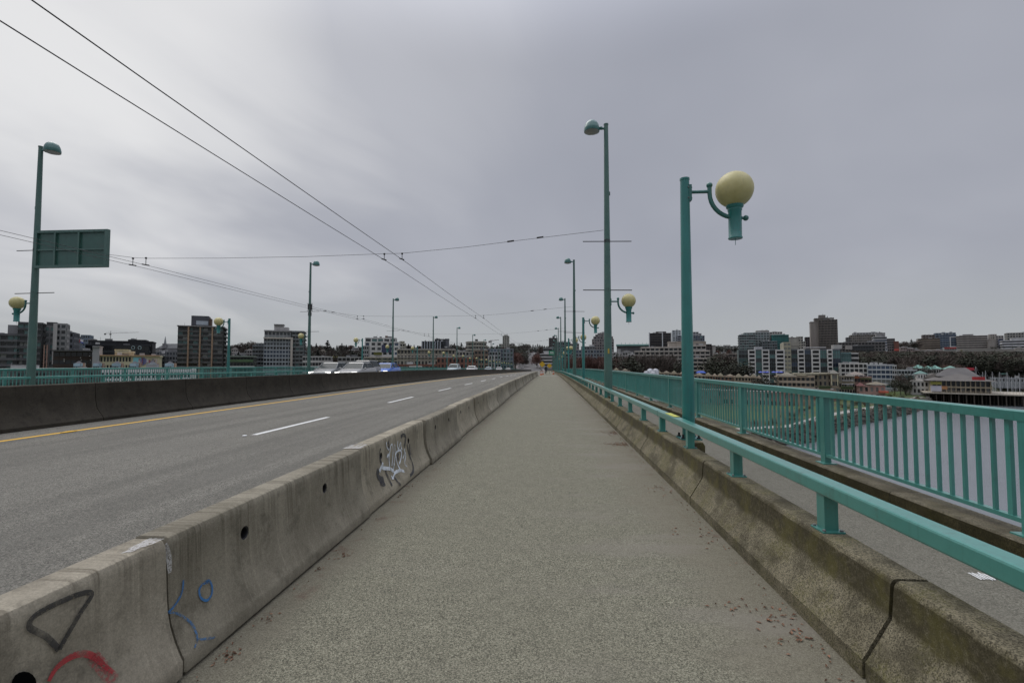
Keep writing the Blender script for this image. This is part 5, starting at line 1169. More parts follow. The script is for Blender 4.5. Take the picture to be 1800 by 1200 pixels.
# tower cranes
def crane(label, px, ptop, pbase, pj0, pj1, pyj0, pyj1, Y, col):
    t = thing('tower_crane', label, 'crane', atY(px, pbase, Y)); o = Vector(t.location); cm = plain('crane_paint', col, .6)
    s = Y / FPX; w = .35 * s + .3
    b = MB(); z = 0; H = (pbase - ptop) * s + 25
    for sx in (-w / 2, w / 2):
        for sy in (-w / 2, w / 2): b.tube([(sx, sy, -25), (sx, sy, H - 25)], .12, 4)
    for k in range(int(H / w)): zz = -25 + k * w; b.tube([(-w / 2, -w / 2, zz), (w / 2, -w / 2, zz + w)], .07, 4); b.tube([(w / 2, w / 2, zz), (-w / 2, w / 2, zz + w)], .07, 4)
    obj('mast', b, cm, t)
    a = Vector(atY(pj0, pyj0, Y)) - o; c = Vector(atY(pj1, pyj1, Y)) - o; b = MB()
    for dz in (0, .9): b.tube([a + Vector((0, 0, dz)), c + Vector((0, 0, dz * .3))], .11, 4)
    n = 24
    for k in range(n): p_ = a.lerp(c, k / n); q_ = a.lerp(c, (k + .5) / n); b.tube([p_, q_ + Vector((0, 0, .7))], .06, 4)
    b.tube([a + Vector((0, 0, .9)), Vector((0, 0, H - 25)), c.lerp(a, .3) + Vector((0, 0, .5))], .06, 4)
    obj('jib', b, cm, t); b = MB(); b.box(a.x - .2, a.x + 1.6, a.y - .8, a.y + .8, a.z - 1.6, a.z + .4); obj('counterweight', b, M['black'], t)
    b = MB(); zc = (pbase - (pyj0 + pyj1) / 2) * s; b.box(-.9, .9, -1.2, .6, zc - 2.0, zc - .2); obj('cab', b, M['steel'], t)
crane('distant tower crane with a long thin jib above the long black building', 194, 580, 600, 184, 244, 586.5, 584, 700, (.22, .21, .2))
crane('distant tower crane with a dark drooping jib right of the beige drum building', 863, 597, 618, 859, 877, 600, 597.5, 640, (.09, .07, .065))
# flag-like banner on a pole at the far left
t = thing('flag', 'white, red and blue flag on a pole above the dark timber building', 'flag', atY(139, 606, 260)); b = MB()
pts = []
for i in range(7):
    for j in range(4): pts.append((i * .42, .25 * math.sin(i * 1.1), 3.2 - .55 * j + .08 * math.sin(i * .9) - .12 * i * (j / 3)))
for i in range(6):
    for j in range(3): a = i * 4 + j; b.v = pts; b.f.append((a, a + 1, a + 5, a + 4)); b.mi.append(2 if i < 1 else (0 if j < 2 else 1))
obj('cloth', b, [plain('flag_white', (.6, .6, .62), .7), plain('flag_blue', (.03, .06, .32), .7), plain('flag_red', (.35, .04, .05), .7)], t); b = MB(); b.tube([(0, 0, -12), (0, 0, 3.4)], .06, 6); obj('pole', b, M['steel'], t)
# ================================================================== TREES
def leafmat(name, a, b_):
    m, nt, p, _ = new_mat(name); g = G(nt)
    c = g.mix(g.ramp(g.noise(g.pos(), .55, 3, .7), .35, .65), a, b_); c = g.mix(1.0, c, g.mix(g.rnd(), (.75,) * 3, (1.3,) * 3), 'MULTIPLY')
    g.put(p.inputs['Base Color'], c); p.inputs['Roughness'].default_value = .9; return m
LM = {'conifer': leafmat('conifer_needles', (.018, .023, .017), (.036, .041, .029)), 'bare': leafmat('bare_twigs', (.062, .05, .042), (.10, .08, .066)), 'red': leafmat('budding_twigs', (.085, .042, .034), (.13, .07, .055)),
      'ever': leafmat('evergreen_leaves', (.02, .024, .014), (.044, .045, .028)), 'spring': leafmat('spring_leaves', (.10, .10, .02), (.17, .16, .035))}
BARK = plain('bark', (.045, .036, .03), .9, .3, 2)
def crown_mb(kind, rr):
    b = MB()
    def tri(p, s, flat=.5):
        a = rr.uniform(0, 6.28); d = Vector((math.cos(a), math.sin(a), rr.uniform(-flat, flat))).normalized(); e = d.cross(Vector((rr.uniform(-1, 1), rr.uniform(-1, 1), 1))).normalized()
        b.add([p - d * s, p + e * s * .7, p + d * s, p - e * s * .6], [(0, 1, 2, 3)])
    if kind == 'conifer':
        for i in range(620):
            h = rr.random() ** 1.25; lay = .06 * math.sin(h * 46); r = (1 - h) * .33 * (1 + lay * 4) * math.sqrt(rr.random()); a = rr.uniform(0, 6.28)
            tri(Vector((r * math.cos(a), r * math.sin(a), .12 + .88 * h - r * .35)), .045 * (1.25 - h * .7), .3)
    elif kind in ('ever', 'spring'):
        lobes = [(Vector((rr.gauss(0, .16), rr.gauss(0, .16), rr.uniform(.35, .82))), rr.uniform(.14, .24)) for _ in range(9)]
        for i in range(560):
            c, r = rr.choice(lobes); d = Vector((rr.gauss(0, 1), rr.gauss(0, 1), rr.gauss(0, 1))).normalized() * r * rr.uniform(.55, 1.05)
            tri(c + d, .034, .9)
    else:
        for i in range(1050):                                           # twigs fanning out from the fork
            a = rr.uniform(0, 6.28); el = rr.uniform(.15, 1.5); q = rr.uniform(.25, 1) ** .7; rad = .36 * math.cos(el) ** .8; hz = .30 + .70 * math.sin(el) * (.8 + .2 * rr.random())
            tip = Vector((rad * math.cos(a), rad * math.sin(a), hz)); p0 = Vector((0, 0, .26)).lerp(tip, q); d = (tip - Vector((0, 0, .26))).normalized() + Vector((rr.gauss(0, .35), rr.gauss(0, .35), rr.gauss(0, .3)))
            d.normalize(); e = d.cross(Vector((rr.gauss(0, 1), rr.gauss(0, 1), rr.gauss(0, 1)))).normalized(); L = rr.uniform(.06, .13); w = .0105
            b.add([p0 - e * w, p0 + e * w, p0 + d * L + e * w * .2, p0 + d * L - e * w * .2], [(0, 1, 2, 3)])
    return b
def trunk_mb(kind, rr):
    b = MB(); top = .9 if kind == 'conifer' else .45
    b.tube([(0, 0, -.12), (0, 0, .2), (0, 0, top)], [.022, .017, .004], 6)
    if kind != 'conifer':
        for i in range(9):
            a = i * 2.4; h = .2 + .025 * i; r = .26; b.tube([(0, 0, h), (r * .5 * math.cos(a), r * .5 * math.sin(a), h + .2), (r * math.cos(a), r * math.sin(a), h + .42)], [.011, .007, .002], 5)
    return b
PT = {}
def proto(kind, v):
    if (kind, v) not in PT:
        rr = random.Random(hash(kind) % 1 + v * 13 + len(kind)); PT[(kind, v)] = (crown_mb(kind, rr), trunk_mb(kind, rr))
        c, t = PT[(kind, v)]; PT[(kind, v)] = (c, t, c.mesh(kind + '_crown', LM[kind]), t.mesh(kind + '_trunk', BARK))
    return PT[(kind, v)]
TN = {'conifer': 'conifer_tree', 'bare': 'bare_tree', 'red': 'bare_tree', 'ever': 'evergreen_tree', 'spring': 'spring_tree'}
tr = random.Random(99)
def tree(kind, px, ptop, Y, label, wide=1.0, group='trees on the far shore', drop=1.0):
    x, y, zt = atY(px, ptop, Y); zg = landz(x, y); h = max(4.0, min(zt - zg, 26 if drop else 99)); zg = zt - h if zt - zg > h else zg
    _, _, cm, tm = proto(kind, tr.randint(0, 2)); s = h * tr.uniform(.95, 1.05) * wide
    o = thing(TN[kind], label, 'tree', (x, y, zg), tr.uniform(0, 6.28), group); o.scale = (s, s, h)
    link('trunk', tm, o); link('crown', cm, o)
for i, (px, t, Y, w) in enumerate(sorted(((547, 606, 520, 1.3), (556, 603, 540, 1.2), (576, 598, 500, 1.7), (601, 603, 510, 1.2), (609, 606, 520, 1.3), (630, 608, 560, 1.4), (620, 609, 540, 1.2), (587, 610, 490, 1.3)))):
    tree('conifer', px, t, Y, 'dark conifer on the hillside behind the silver cars, %s from the left' % nth(i), w)
for i, (px, t, Y) in enumerate(((405, 607, 560), (416, 605, 570), (427, 602, 560), (442, 600, 580), (452, 602, 590), (461, 603, 580))):
    tree('bare', px, t, Y, 'bare brown skyline tree between the two apartment towers, %s from the tan finned one' % nth(i), 1.5)
tree('conifer', 435.5, 602, 540, 'single thin conifer on the skyline between the two apartment towers')
tree('spring', 588, 622, 400, 'yellowish budding tree behind the silver cars', 1.6); tree('spring', 596, 624, 395, 'lower yellowish budding tree just beside the taller one behind the silver cars', 1.5)
tree('conifer', 616, 611, 430, 'dark conifer in front of the stepped white terraces on the hillside', 1.0)
for i, (px, t, Y) in enumerate(((718, 604, 560), (728, 606, 570), (734, 607, 560), (737, 609, 540))): tree('conifer', px, t, Y, 'dark conifer on the skyline just before the striped office block, %s from the white apartments' % nth(i), 1.3)
for i, (px, t, Y, k) in enumerate(((793, 605, 620, 'bare'), (799, 603, 640, 'conifer'), (804, 606, 620, 'ever'), (811, 602, 650, 'conifer'), (858, 608, 600, 'ever'), (869, 608, 620, 'ever'), (874, 606, 640, 'conifer'))): tree(k, px, t, Y, '%s on the skyline around the beige drum building, %s in the row' % ({'bare': 'bare tree', 'conifer': 'dark conifer', 'ever': 'rounded dark tree'}[k], nth(i)), 1.4)
for i, (px, t, Y, k) in enumerate(((904, 606, 700, 'ever'), (908, 610, 640, 'ever'), (914, 607, 720, 'ever'), (920, 602, 900, 'ever'), (927, 604, 960, 'bare'), (932, 606, 980, 'conifer'), (937, 605, 1000, 'conifer'), (941, 606, 1010, 'conifer'), (945, 604, 1000, 'conifer'), (949, 605, 990, 'conifer'), (953, 606, 980, 'conifer'), (957, 607, 960, 'conifer'), (961, 608, 930, 'ever'))): tree(k, px, t, Y, '%s on the hilltop beyond the street, %s from the civic tower' % ({'bare': 'bare tree', 'conifer': 'dark conifer', 'ever': 'rounded dark tree'}[k], nth(i)), 1.5)
for i, (px, Y) in enumerate(((906, 470), (909, 520), (914, 570), (918, 620), (923, 680), (928, 740), (933, 820), (936, 900))): tree('red', px, 619 + (i % 3), Y, 'reddish bare street tree on the left side of the hill street, %s going uphill' % nth(i), 1.4, 'street trees on the hill street')
for i, (px, Y) in enumerate(((944, 470), (943, 520), (944.5, 580), (945, 660), (946, 750), (947, 860))): tree('red', px, 624 - (i % 3) * 2, Y, 'reddish bare street tree on the right side of the hill street, %s going uphill' % nth(i), 1.4, 'street trees on the hill street')
for i in range(22):
    px = 1004 + 8.4 * i + tr.uniform(-2, 2); k = 'red' if px < 1076 else 'bare'
    tree(k, px, tr.uniform(624, 628) - (2 if px > 1120 else 0), tr.uniform(285, 330), '%s bare tree in the dense row beyond the picket railing, %s from the far end' % ('reddish' if k == 'red' else 'brown', nth(i)), 1.05, 'bare trees beyond the picket railing')
for px, t, Y, w, l in ((1098, 618, 275, .8, 'tall dark evergreen just right of the tall lamp post'), (1108, 628, 270, .8, 'lower dark evergreen leaning beside the tall one right of the tall lamp post'), (1116, 627, 272, .8, 'dark evergreen left of the white dome tents'), (1196, 627, 280, .8, 'dark evergreen just left of the nearest globe post')): tree('ever', px, t, Y, l, w)
for i, (px, t, Y, w) in enumerate(((1246, 634, 290, .9), (1252, 619, 300, .9), (1276, 638, 285, .9), (1285, 626, 300, .9), (1294, 632, 295, 1.0), (1303, 634, 290, 1.0), (1312, 637, 288, .9))): tree('ever', px, t, Y, 'dark evergreen before the wide white apartment block, %s from the nearest globe post' % nth(i), w)
for i, (px, t, Y) in enumerate(((1262, 622, 360), (1270, 620, 365), (1280, 624, 360), (1300, 626, 350))): tree('bare', px, t, Y, 'bare tree behind the evergreens, %s from the nearest globe post' % nth(i), 1.0)
for i, (px, t) in enumerate(((1258, 608), (1268, 606), (1278, 609), (1290, 610), (1296, 609))): tree('ever', px, t, 700, 'round dark tree on the skyline left of the hospital, %s from the left' % nth(i), 1.5)
tree('ever', 1348, 657, 215, 'big round dark evergreen standing in front of the brick terraces', 1.0); tree('ever', 1338, 664, 214, 'smaller dark evergreen beside the big round one in front of the brick terraces', 1.0)
for i, (px, t, Y, k) in enumerate(((1572, 664, 262, 'ever'), (1582, 657, 268, 'bare'), (1590, 655, 272, 'ever'), (1592, 668, 262, 'ever'), (1599, 660, 276, 'bare'), (1606, 668, 270, 'ever'))): tree(k, px, t, Y, '%s between the pink house and the white arched house, %s from the left' % ('dark evergreen' if k == 'ever' else 'bare tree', nth(i)), 1.0)
tree('spring', 1566, 688, 232, 'small bright yellow green bush like tree by the pink house', 1.3); tree('spring', 1690, 623, 560, 'yellow green tree on the dark wooded slope above the restaurant', 1.4)
for i, (px, t, Y, k) in enumerate(((1528, 622, 470, 'red'), (1583, 602, 700, 'bare'), (1590, 600, 710, 'bare'), (1598, 599, 715, 'ever'), (1602, 596, 720, 'conifer'), (1608, 601, 715, 'bare'), (1613, 600, 720, 'bare'), (1744, 612, 630, 'ever'), (1750, 609, 640, 'ever'), (1757, 606, 640, 'ever'), (1780, 611, 640, 'ever'))): tree(k, px, t, Y, '%s among the ridge offices above the marina, %s from the left' % ({'bare': 'bare tree', 'conifer': 'pointed dark conifer', 'ever': 'rounded dark tree', 'red': 'rust coloured tree'}[k], nth(i)), 1.5)
# woods that read as one mass
def woods(name, label, spots):
    per = {}
    for kind, x, y, z, h, wd in spots:
        c, t, _, _ = proto(kind, tr.randint(0, 2)); a = tr.uniform(0, 6.28); ca, sa = math.cos(a), math.sin(a); b = per.setdefault(kind, MB())
        step = 1; o = len(b.v)
        b.v += [(x + (p[0] * ca - p[1] * sa) * h * wd, y + (p[0] * sa + p[1] * ca) * h * wd, z + p[2] * h) for p in c.v]; b.f += [tuple(i + o for i in f) for f in c.f]; b.mi += [0] * len(c.f)
    root = None; allb = MB(); mats = []
    for i, (k, b) in enumerate(per.items()):
        o = len(allb.v); allb.v += b.v; allb.f += [tuple(i_ + o for i_ in f) for f in b.f]; allb.mi += [i] * len(b.f); mats.append(LM[k])
    o = obj(name, allb, mats); o['kind'] = 'stuff'; o['label'] = label
def scatter(n, px0, px1, Y0, Y1, kinds, h0, h1, wd, ceil):
    out = []
    for _ in range(n):
        px = tr.uniform(px0, px1); d = ray(px, 640); Y = tr.uniform(Y0, Y1) * d[1] / math.hypot(d[0], d[1]); x = atY(px, 640, Y)[0]; z = landz(x, Y); h = tr.uniform(h0, h1)
        hm = atY(px, ceil, Y)[2] - z
        if hm < 3: continue
        out.append((tr.choice(kinds), x, Y, z - .3, min(h, hm), wd * tr.uniform(.8, 1.25)))
    return out
woods('hillside_woods', 'dark mixed woods covering the slope above the marina', scatter(430, 1485, 1900, 420, 650, ['ever', 'ever', 'bare', 'ever', 'conifer', 'bare'], 11, 17, 1.2, 617) + scatter(150, 1480, 1900, 650, 800, ['ever', 'bare', 'ever', 'conifer'], 8, 13, 1.3, 616) + scatter(60, 1560, 1690, 370, 430, ['red', 'bare', 'ever', 'bare', 'ever'], 8, 13, 1.2, 640) + scatter(240, 1660, 1900, 450, 500, ['red', 'bare', 'ever', 'bare', 'ever'], 8, 13, 1.2, 640))
woods('hillside_woods', 'brown and dark green woods on the hillside beyond the far railing', scatter(260, 395, 905, 540, 900, ['ever', 'bare', 'bare', 'conifer', 'red'], 9, 15, 1.15, 606) + scatter(150, 535, 655, 420, 560, ['bare', 'bare', 'ever', 'conifer', 'ever'], 11, 20, 1.1, 608))
woods('hillside_woods', 'dark woods on both sides of the hill street', scatter(60, 898, 924, 480, 900, ['ever', 'bare', 'ever'], 10, 15, 1.2, 607) + scatter(50, 950, 1010, 600, 1000, ['ever', 'conifer', 'bare'], 9, 14, 1.2, 607))
woods('hillside_woods', 'brown and dark woods between the beige stepped apartments and the hospital', scatter(110, 1010, 1320, 440, 640, ['bare', 'ever', 'bare', 'red'], 7, 12, 1.1, 614))
# low shrubs along the shore path
sh = []
for i in range(110):
    x = tr.uniform(20, 170); y = lerp_tab(SH, x) + tr.choice((6.8, 7.4, 15, 17, 22, 26)) + tr.uniform(-1, 1); sh.append((tr.choice(('ever', 'ever', 'red', 'spring')), x, y, landz(x, y) - .5, tr.uniform(1.0, 2.2), 1.7))
woods('shoreline_shrubs', 'low shrubs along the shore path', sh)

# ================================================================== BOATS
M['hull'] = plain('white_hull', (.55, .56, .57), .35, .08); M['hull_blue'] = plain('blue_hull', (.05, .10, .2), .35, .1); M['mast'] = plain('pale_mast', (.5, .5, .5), .4, .1)
def hull_mb(L, W, Hh):
    b = MB(); n = 9; pts = []
    for i in range(n):
        t = i / (n - 1); w = W / 2 * (1 - max(0, (t - .45) / .55) ** 2.2) * (1 if t > .1 else .88); zt = Hh * (1 + .25 * t * t); y = -L / 2 + L * t
        w = max(w, .03); pts += [(-w, y, zt), (-w * .8, y, Hh * .35), (0, y, -.25), (w * .8, y, Hh * .35), (w, y, zt)]
    b.v = pts
    for i in range(n - 1):
        for j in range(5): a = i * 5 + j; c = i * 5 + (j + 1) % 5; b.f.append((a, a + 5, c + 5, c)); b.mi.append(0)
    b.f.append((0, 1, 2, 3, 4)); b.mi.append(0); b.f.append(tuple((n - 1) * 5 + j for j in (4, 3, 2, 1, 0))); b.mi.append(0)
    return b
sb = thing('sailboat', 'x', 'boat', (0, 0, 0), 0, 'sailboats moored at the marina')
obj('hull', hull_mb(9, 2.9, 1.0), M['hull'], sb, 40); b = MB(); b.prism([(-.9, .95), (.9, .95), (.7, 1.5), (-.7, 1.5)], -1.6, 1.6); obj('cabin', b, M['hull'], sb)
b = MB(); b.tube([(0, .6, .9), (0, .6, 15.5)], [.115, .08], 6); b.tube([(-1.1, .6, 7.2), (1.1, .6, 7.2)], .035, 5)
for e in ((0, 4.3, 1.2), (0, -4.3, 1.0), (1.3, .4, 1), (-1.3, .4, 1)): b.tube([(0, .6, 15.3), e], .02, 4)
obj('mast', b, M['mast'], sb); b = MB(); b.tube([(0, .5, 2.2), (0, -3.6, 2.1)], .2, 8); obj('sail_cover', b, plain('sail_cover', (.03, .06, .18), .8), sb)
for i, (px, Y, s) in enumerate(((1720, 330, 1.15), (1731, 322, .95), (1736, 318, 1.0), (1748, 326, .95), (1752, 306, .8), (1761, 320, .95), (1774, 312, .95), (1781, 310, .8), (1787, 322, .85), (1795, 330, .9), (1805, 318, 1.0))):
    o = sb if i == 0 else dup(sb, (0, 0, 0)); Y -= 32; o.location = (atY(px, 690, Y)[0], Y, -18); o.scale = (s,) * 3; o.rotation_euler = (0, 0, tr.uniform(-.4, .4) + (1.2 if i % 3 == 0 else .2)); o['label'] = 'white sailboat with bare mast in the marina, %s from the restaurant' % nth(i)
mbt = thing('motorboat', 'x', 'boat', (0, 0, 0), 0, 'motorboats moored by the pier')
obj('hull', hull_mb(7.5, 2.7, 1.1), M['hull'], mbt, 40); b = MB(); b.prism([(-1.05, 1.0), (1.05, 1.0), (.85, 2.3), (-.85, 2.3)], -1.6, 1.4); obj('cabin', b, M['hull'], mbt); b = MB(); b.box(-1.06, 1.06, -1.3, 1.1, 1.5, 2.0); b.box(-.75, .75, -1.63, 1.46, 1.5, 2.0); obj('window', b, GL['d'], mbt)
for i, (px, Y) in enumerate(((1742, 262), (1752, 258), (1757, 284), (1764, 262), (1768, 290), (1776, 256), (1785, 286), (1790, 258), (1796, 296), (1799, 254))):
    o = mbt if i == 0 else dup(mbt, (0, 0, 0)); o.location = (atY(px, 690, Y)[0], Y, -18); o.rotation_euler = (0, 0, tr.uniform(.6, 1.9)); o['label'] = 'white motorboat moored beyond the restaurant pier, %s from the left' % nth(i)
hb = Bld('boathouse', 'grey floating boathouses with flat green roofs behind the sailboats', 345, (.2, .21, .21)); hb.mass(1742, 1800, 664, 10, 'win', 2.8, 9, glass='nnd', bot=682, pier=.5); hb.boxp('green_roof', 1760, 1772, 655.5, 658, 350, 6, (.15, .27, .23)); hb.done()
dkb = MB(); x0, x1 = atY(1752, 690, 300)[0], atY(1830, 690, 300)[0]
for yy in (266, 300, 336): dkb.box(x0, x1 + 10, yy, yy + 2, -17.6, -17.2)
tag(obj('floating_dock', dkb, plain('dock_timber', (.24, .22, .19), .9, .2)), 'grey floating dock fingers among the moored boats', 'dock')

# ================================================================== CARS
def car(label, col, loc, rz, suv=False, lamps=True, group='cars on the far carriageway'):
    t = thing('car', label, 'car', loc, rz, group); m, nt, p, _ = new_mat('car_paint'); p.inputs['Base Color'].default_value = (*col, 1); p.inputs['Roughness'].default_value = .28; p.inputs['Coat Weight'].default_value = .35; p.inputs['Metallic'].default_value = .1
    H = 1.68 if suv else 1.47; L = 2.28
    # stations front (+y) to rear : y, half width, belt z, bottom z
    st_ = [(L, .62, .62, .32), (L - .08, .78, .70, .24), (L - .35, .87, .78, .22), (L - .9, .90, .90 + .05 * suv, .22), (1.0, .91, .98 + .06 * suv, .22), (0, .92, 1.0 + .08 * suv, .22), (-1.2, .92, 1.03 + .08 * suv, .22), (-L + .45, .90, 1.06 + .1 * suv, .24), (-L + .1, .84, .98, .28), (-L, .72, .8, .36)]
    b = MB(); n = 10
    for y, w, zb, z0 in st_:
        b.v += [(-w * .9, y, z0), (-w, y, z0 + .14), (-w * 1.01, y, (z0 + zb) / 2 + .05), (-w * .97, y, zb - .07), (-w * .86, y, zb), (w * .86, y, zb), (w * .97, y, zb - .07), (w * 1.01, y, (z0 + zb) / 2 + .05), (w, y, z0 + .14), (w * .9, y, z0)]
    for i in range(len(st_) - 1):
        for j in range(n): a = i * n + j; c = i * n + (j + 1) % n; b.f.append((a, c, c + n, a + n)); b.mi.append(0)
    b.f.append(tuple(range(n - 1, -1, -1))); b.f.append(tuple((len(st_) - 1) * n + j for j in range(n))); b.mi += [0, 0]
    body = obj('body', b, m, t, 50)
    yf, yf2, yr2, yr = 1.02, .22, (-1.75 if suv else -1.15), (-2.1 if suv else -1.85); zb = .97 + .07 * suv
    b = MB(); bw, tw = .80, .62
    b.add([(-bw, yf, zb - .03), (bw, yf, zb - .03), (bw, yr, zb), (-bw, yr, zb), (-tw, yf2, H - .05), (tw, yf2, H - .05), (tw, yr2, H - .06), (-tw, yr2, H - .06)], [(1, 0, 4, 5), (2, 1, 5, 6), (3, 2, 6, 7), (0, 3, 7, 4), (4, 7, 6, 5)])
    obj('window', b, M['car_glass'], t)
    b = MB(); b.add([(-tw - .01, yf2 + .05, H - .07), (tw + .01, yf2 + .05, H - .07), (tw + .01, yr2 - .05, H - .08), (-tw - .01, yr2 - .05, H - .08), (-tw * .9, yf2 - .1, H), (tw * .9, yf2 - .1, H), (tw * .9, yr2 + .1, H), (-tw * .9, yr2 + .1, H)], [(1, 0, 4, 5), (2, 1, 5, 6), (3, 2, 6, 7), (0, 3, 7, 4), (4, 7, 6, 5), (0, 1, 2, 3)])
    for sx in (-1, 1):
        for (y0, z0), (y1, z1) in (((yf, zb - .02), (yf2, H - .05)), ((-.35, zb), (-.3, H - .05)), ((yr, zb), (yr2, H - .06))): b.tube([(sx * bw, y0, z0), (sx * tw, y1, z1)], .035, 6)
    obj('roof', b, m, t)
    for sx in (-1, 1):
        for yy in (1.38, -1.38):
            b = MB(); b.tube([(sx * .70, yy, .33), (sx * .93, yy, .33)], .33, 20); w = obj('wheel', b, M['black'], t, 40); b = MB(); b.tube([(sx * .92, yy, .33), (sx * .945, yy, .33)], .21, 12); obj('rim', b, M['steel'], w)
        b = MB(); b.ball((sx * .99, .78, zb + .03), .1, 8, 6, .7); obj('mirror', b, m, t, True)
        b = MB(); b.box(sx * .66 - .17, sx * .66 + .17, L - .28, L - .06, .62, .75); obj('headlight', b, M['lamp_on'] if lamps else M['lamp_off'], t, False)
    b = MB(); b.box(-.48, .48, L - .05, L + .012, .40, .62); obj('grille', b, M['black'], t)
    return t
m, nt, p, _ = new_mat('headlight_on'); p.inputs['Base Color'].default_value = (.8, .8, .8, 1); p.inputs['Emission Color'].default_value = (1, .97, .9, 1); p.inputs['Emission Strength'].default_value = 1.6; M['lamp_on'] = m
m, nt, p, _ = new_mat('car_glass'); p.inputs['Base Color'].default_value = (.02, .03, .032, 1); p.inputs['Roughness'].default_value = .15; p.inputs['IOR'].default_value = 1.22; M['car_glass'] = m
M['lamp_off'] = plain('headlight_glass', (.5, .5, .5), .15)
OR = .3
def cpos(px, X, py=650):                                                   # stand a car where its near front corner is seen
    y = X / (ray(px, py)[0] / ray(px, py)[1]); return y
def place_car(label, col, px, X, **k):
    y = cpos(px, X - .9); return car(label, col, (X, y + 2.28, OR + dk(y + 2.3)), math.pi, **k)
place_car('light grey saloon car behind the median barrier, leftmost of the near cars', (.14, .15, .15), 540, -17.6)
place_car('silver white hatchback car, middle of the near three, just before the blue one', (.26, .26, .255), 586, -15.3)
place_car('silver grey tall car directly behind the silver white hatchback', (.12, .12, .118), 603, -16.6, suv=True)
place_car('bright blue hatchback car behind the median barrier', (.012, .11, .46), 648, -16.2)
place_car('pale blue grey van like car farther along the oncoming road', (.26, .33, .35), 784, -16.5, suv=True, lamps=False)
place_car('white car just behind the pale blue grey one on the oncoming road', (.55, .55, .54), 818, -15.3, lamps=False)
place_car('distant pale blue car on the oncoming road left of the white headlit one', (.25, .33, .38), 851, -17, lamps=False)
place_car('distant white car with bright headlights near the bridge end', (.5, .5, .5), 871, -15.5)
place_car('smallest distant grey car with headlights near the bridge end', (.3, .3, .3), 888, -15.5)
cr = random.Random(2)
for i in range(9):
    y = 470 + 62 * i; x = -19.5 - y * .008 + (5 if i % 2 else -2.5)
    c_ = ((.5, .5, .5), (.1, .1, .11), (.3, .04, .04), (.35, .36, .38), (.06, .08, .15))[i % 5]
    car('tiny %s car on the hill street, %s going uphill' % (('white', 'black', 'red', 'silver', 'navy')[i % 5], nth(i)), c_, (x, y, landz(x, y) + .6), math.pi if i % 2 else 0, lamps=False, group='cars on the hill street')

# ================================================================== FAR END OF THE BRIDGE
def sheet_sign(name, label, px, py, Y, w, h, mat, post=True, diamond=False, cat='road sign', group=None):
    x, y, z = atY(px, py, Y); zd = dk(Y); t = thing(name, label, cat, (x, y, zd), 0, group); b = MB()
    if diamond:
        r = w * .7; b.add([(-r, 0, z - zd), (0, 0, z - zd - r), (r, 0, z - zd), (0, 0, z - zd + r), (-r, .03, z - zd), (0, .03, z - zd - r), (r, .03, z - zd), (0, .03, z - zd + r)], [(0, 1, 2, 3), (7, 6, 5, 4), (0, 4, 5, 1), (1, 5, 6, 2), (2, 6, 7, 3), (3, 7, 4, 0)])
    else: b.box(-w / 2, w / 2, 0, .06, z - zd - h / 2, z - zd + h / 2)
    obj('sign_panel', b, mat, t); b = MB(); b.tube([(0, .08, 0), (0, .08, z - zd)], .04, 8); obj('post', b, M['steel'], t)
    return t
M['sign_green'] = plain('sign_green', (.008, .20, .10), .5, .08); M['sign_yellow'] = plain('sign_yellow', (.55, .34, .02), .5, .08); M['orange'] = plain('cone_orange', (.5, .12, .03), .6)
gs = sheet_sign('road_sign', 'big green direction sign standing beyond the end of the path', 969.8, 620, 190, 2.3, 1.7, M['sign_green'])
b = MB(); z = atY(969.8, 620, 190)[2] - dk(190)
for i, (w_, dz) in enumerate(((1.3, .35), (1.6, -.2))): b.box(-w_ / 2, w_ / 2, -.02, 0, z + dz - .12, z + dz + .1)
obj('sign_text', b, M['white'], gs)
sheet_sign('warning_sign', 'yellow diamond warning sign over the end of the concrete blocks', 953.2, 640, 110, 1.0, 1.0, M['sign_yellow'], diamond=True, group='yellow warning signs at the path end')
sheet_sign('warning_sign', 'yellow diamond warning sign nearer the railing at the path end', 965.8, 642.5, 118, .9, .9, M['sign_yellow'], diamond=True, group='yellow warning signs at the path end')
for i, (x, y) in enumerate(((-1.45, 88), (-1.2, 96), (.9, 104), (1.1, 112))):
    t = thing('traffic_cone', 'orange and white cone at the far end of the path, %s by distance' % nth(i), 'cone', (x, y, dk(y)), 0, 'cones at the path end'); b = MB(); b.box(-.2, .2, -.2, .2, 0, .04); b.lathe([(.15, .04), (.04, .75)], (0, 0, 0), 12); obj('cone', b, M['orange'], t); b = MB(); b.lathe([(.112, .34), (.086, .52)], (0, 0, 0), 12); obj('band', b, M['white'], t)
# a cyclist riding towards the camera
cy = 92.0; cx = -.55; zc = dk(cy)
pm = bpy.data.meshes.new('person'); V = [(0, 0, .95), (0, -.12, 1.2), (0, -.28, 1.45), (0, -.34, 1.58), (0, -.38, 1.72), (-.12, 0, .92), (-.13, -.38, .72), (-.12, -.2, .32), (-.12, -.3, .26), (.12, 0, .92), (.13, -.36, .85), (.12, -.16, .5), (.12, -.26, .45), (-.2, -.27, 1.42), (-.27, -.42, 1.2), (-.24, -.62, 1.06), (.2, -.27, 1.42), (.27, -.42, 1.2), (.24, -.62, 1.06)]
E_ = [(0, 1), (1, 2), (2, 3), (3, 4), (0, 5), (5, 6), (6, 7), (7, 8), (0, 9), (9, 10), (10, 11), (11, 12), (2, 13), (13, 14), (14, 15), (2, 16), (16, 17), (17, 18)]
pm.from_pydata(V, E_, []); pm.materials.append(plain('dark_clothing', (.04, .045, .055), .8)); po = link('person', pm, None, (cx, cy, zc)); tag(po, 'cyclist in dark clothing riding at the far end of the path', 'person')
sk_ = po.modifiers.new('skin', 'SKIN'); rad = [.15, .16, .17, .06, .105, .1, .08, .055, .045, .1, .08, .055, .045, .07, .05, .04, .07, .05, .04]
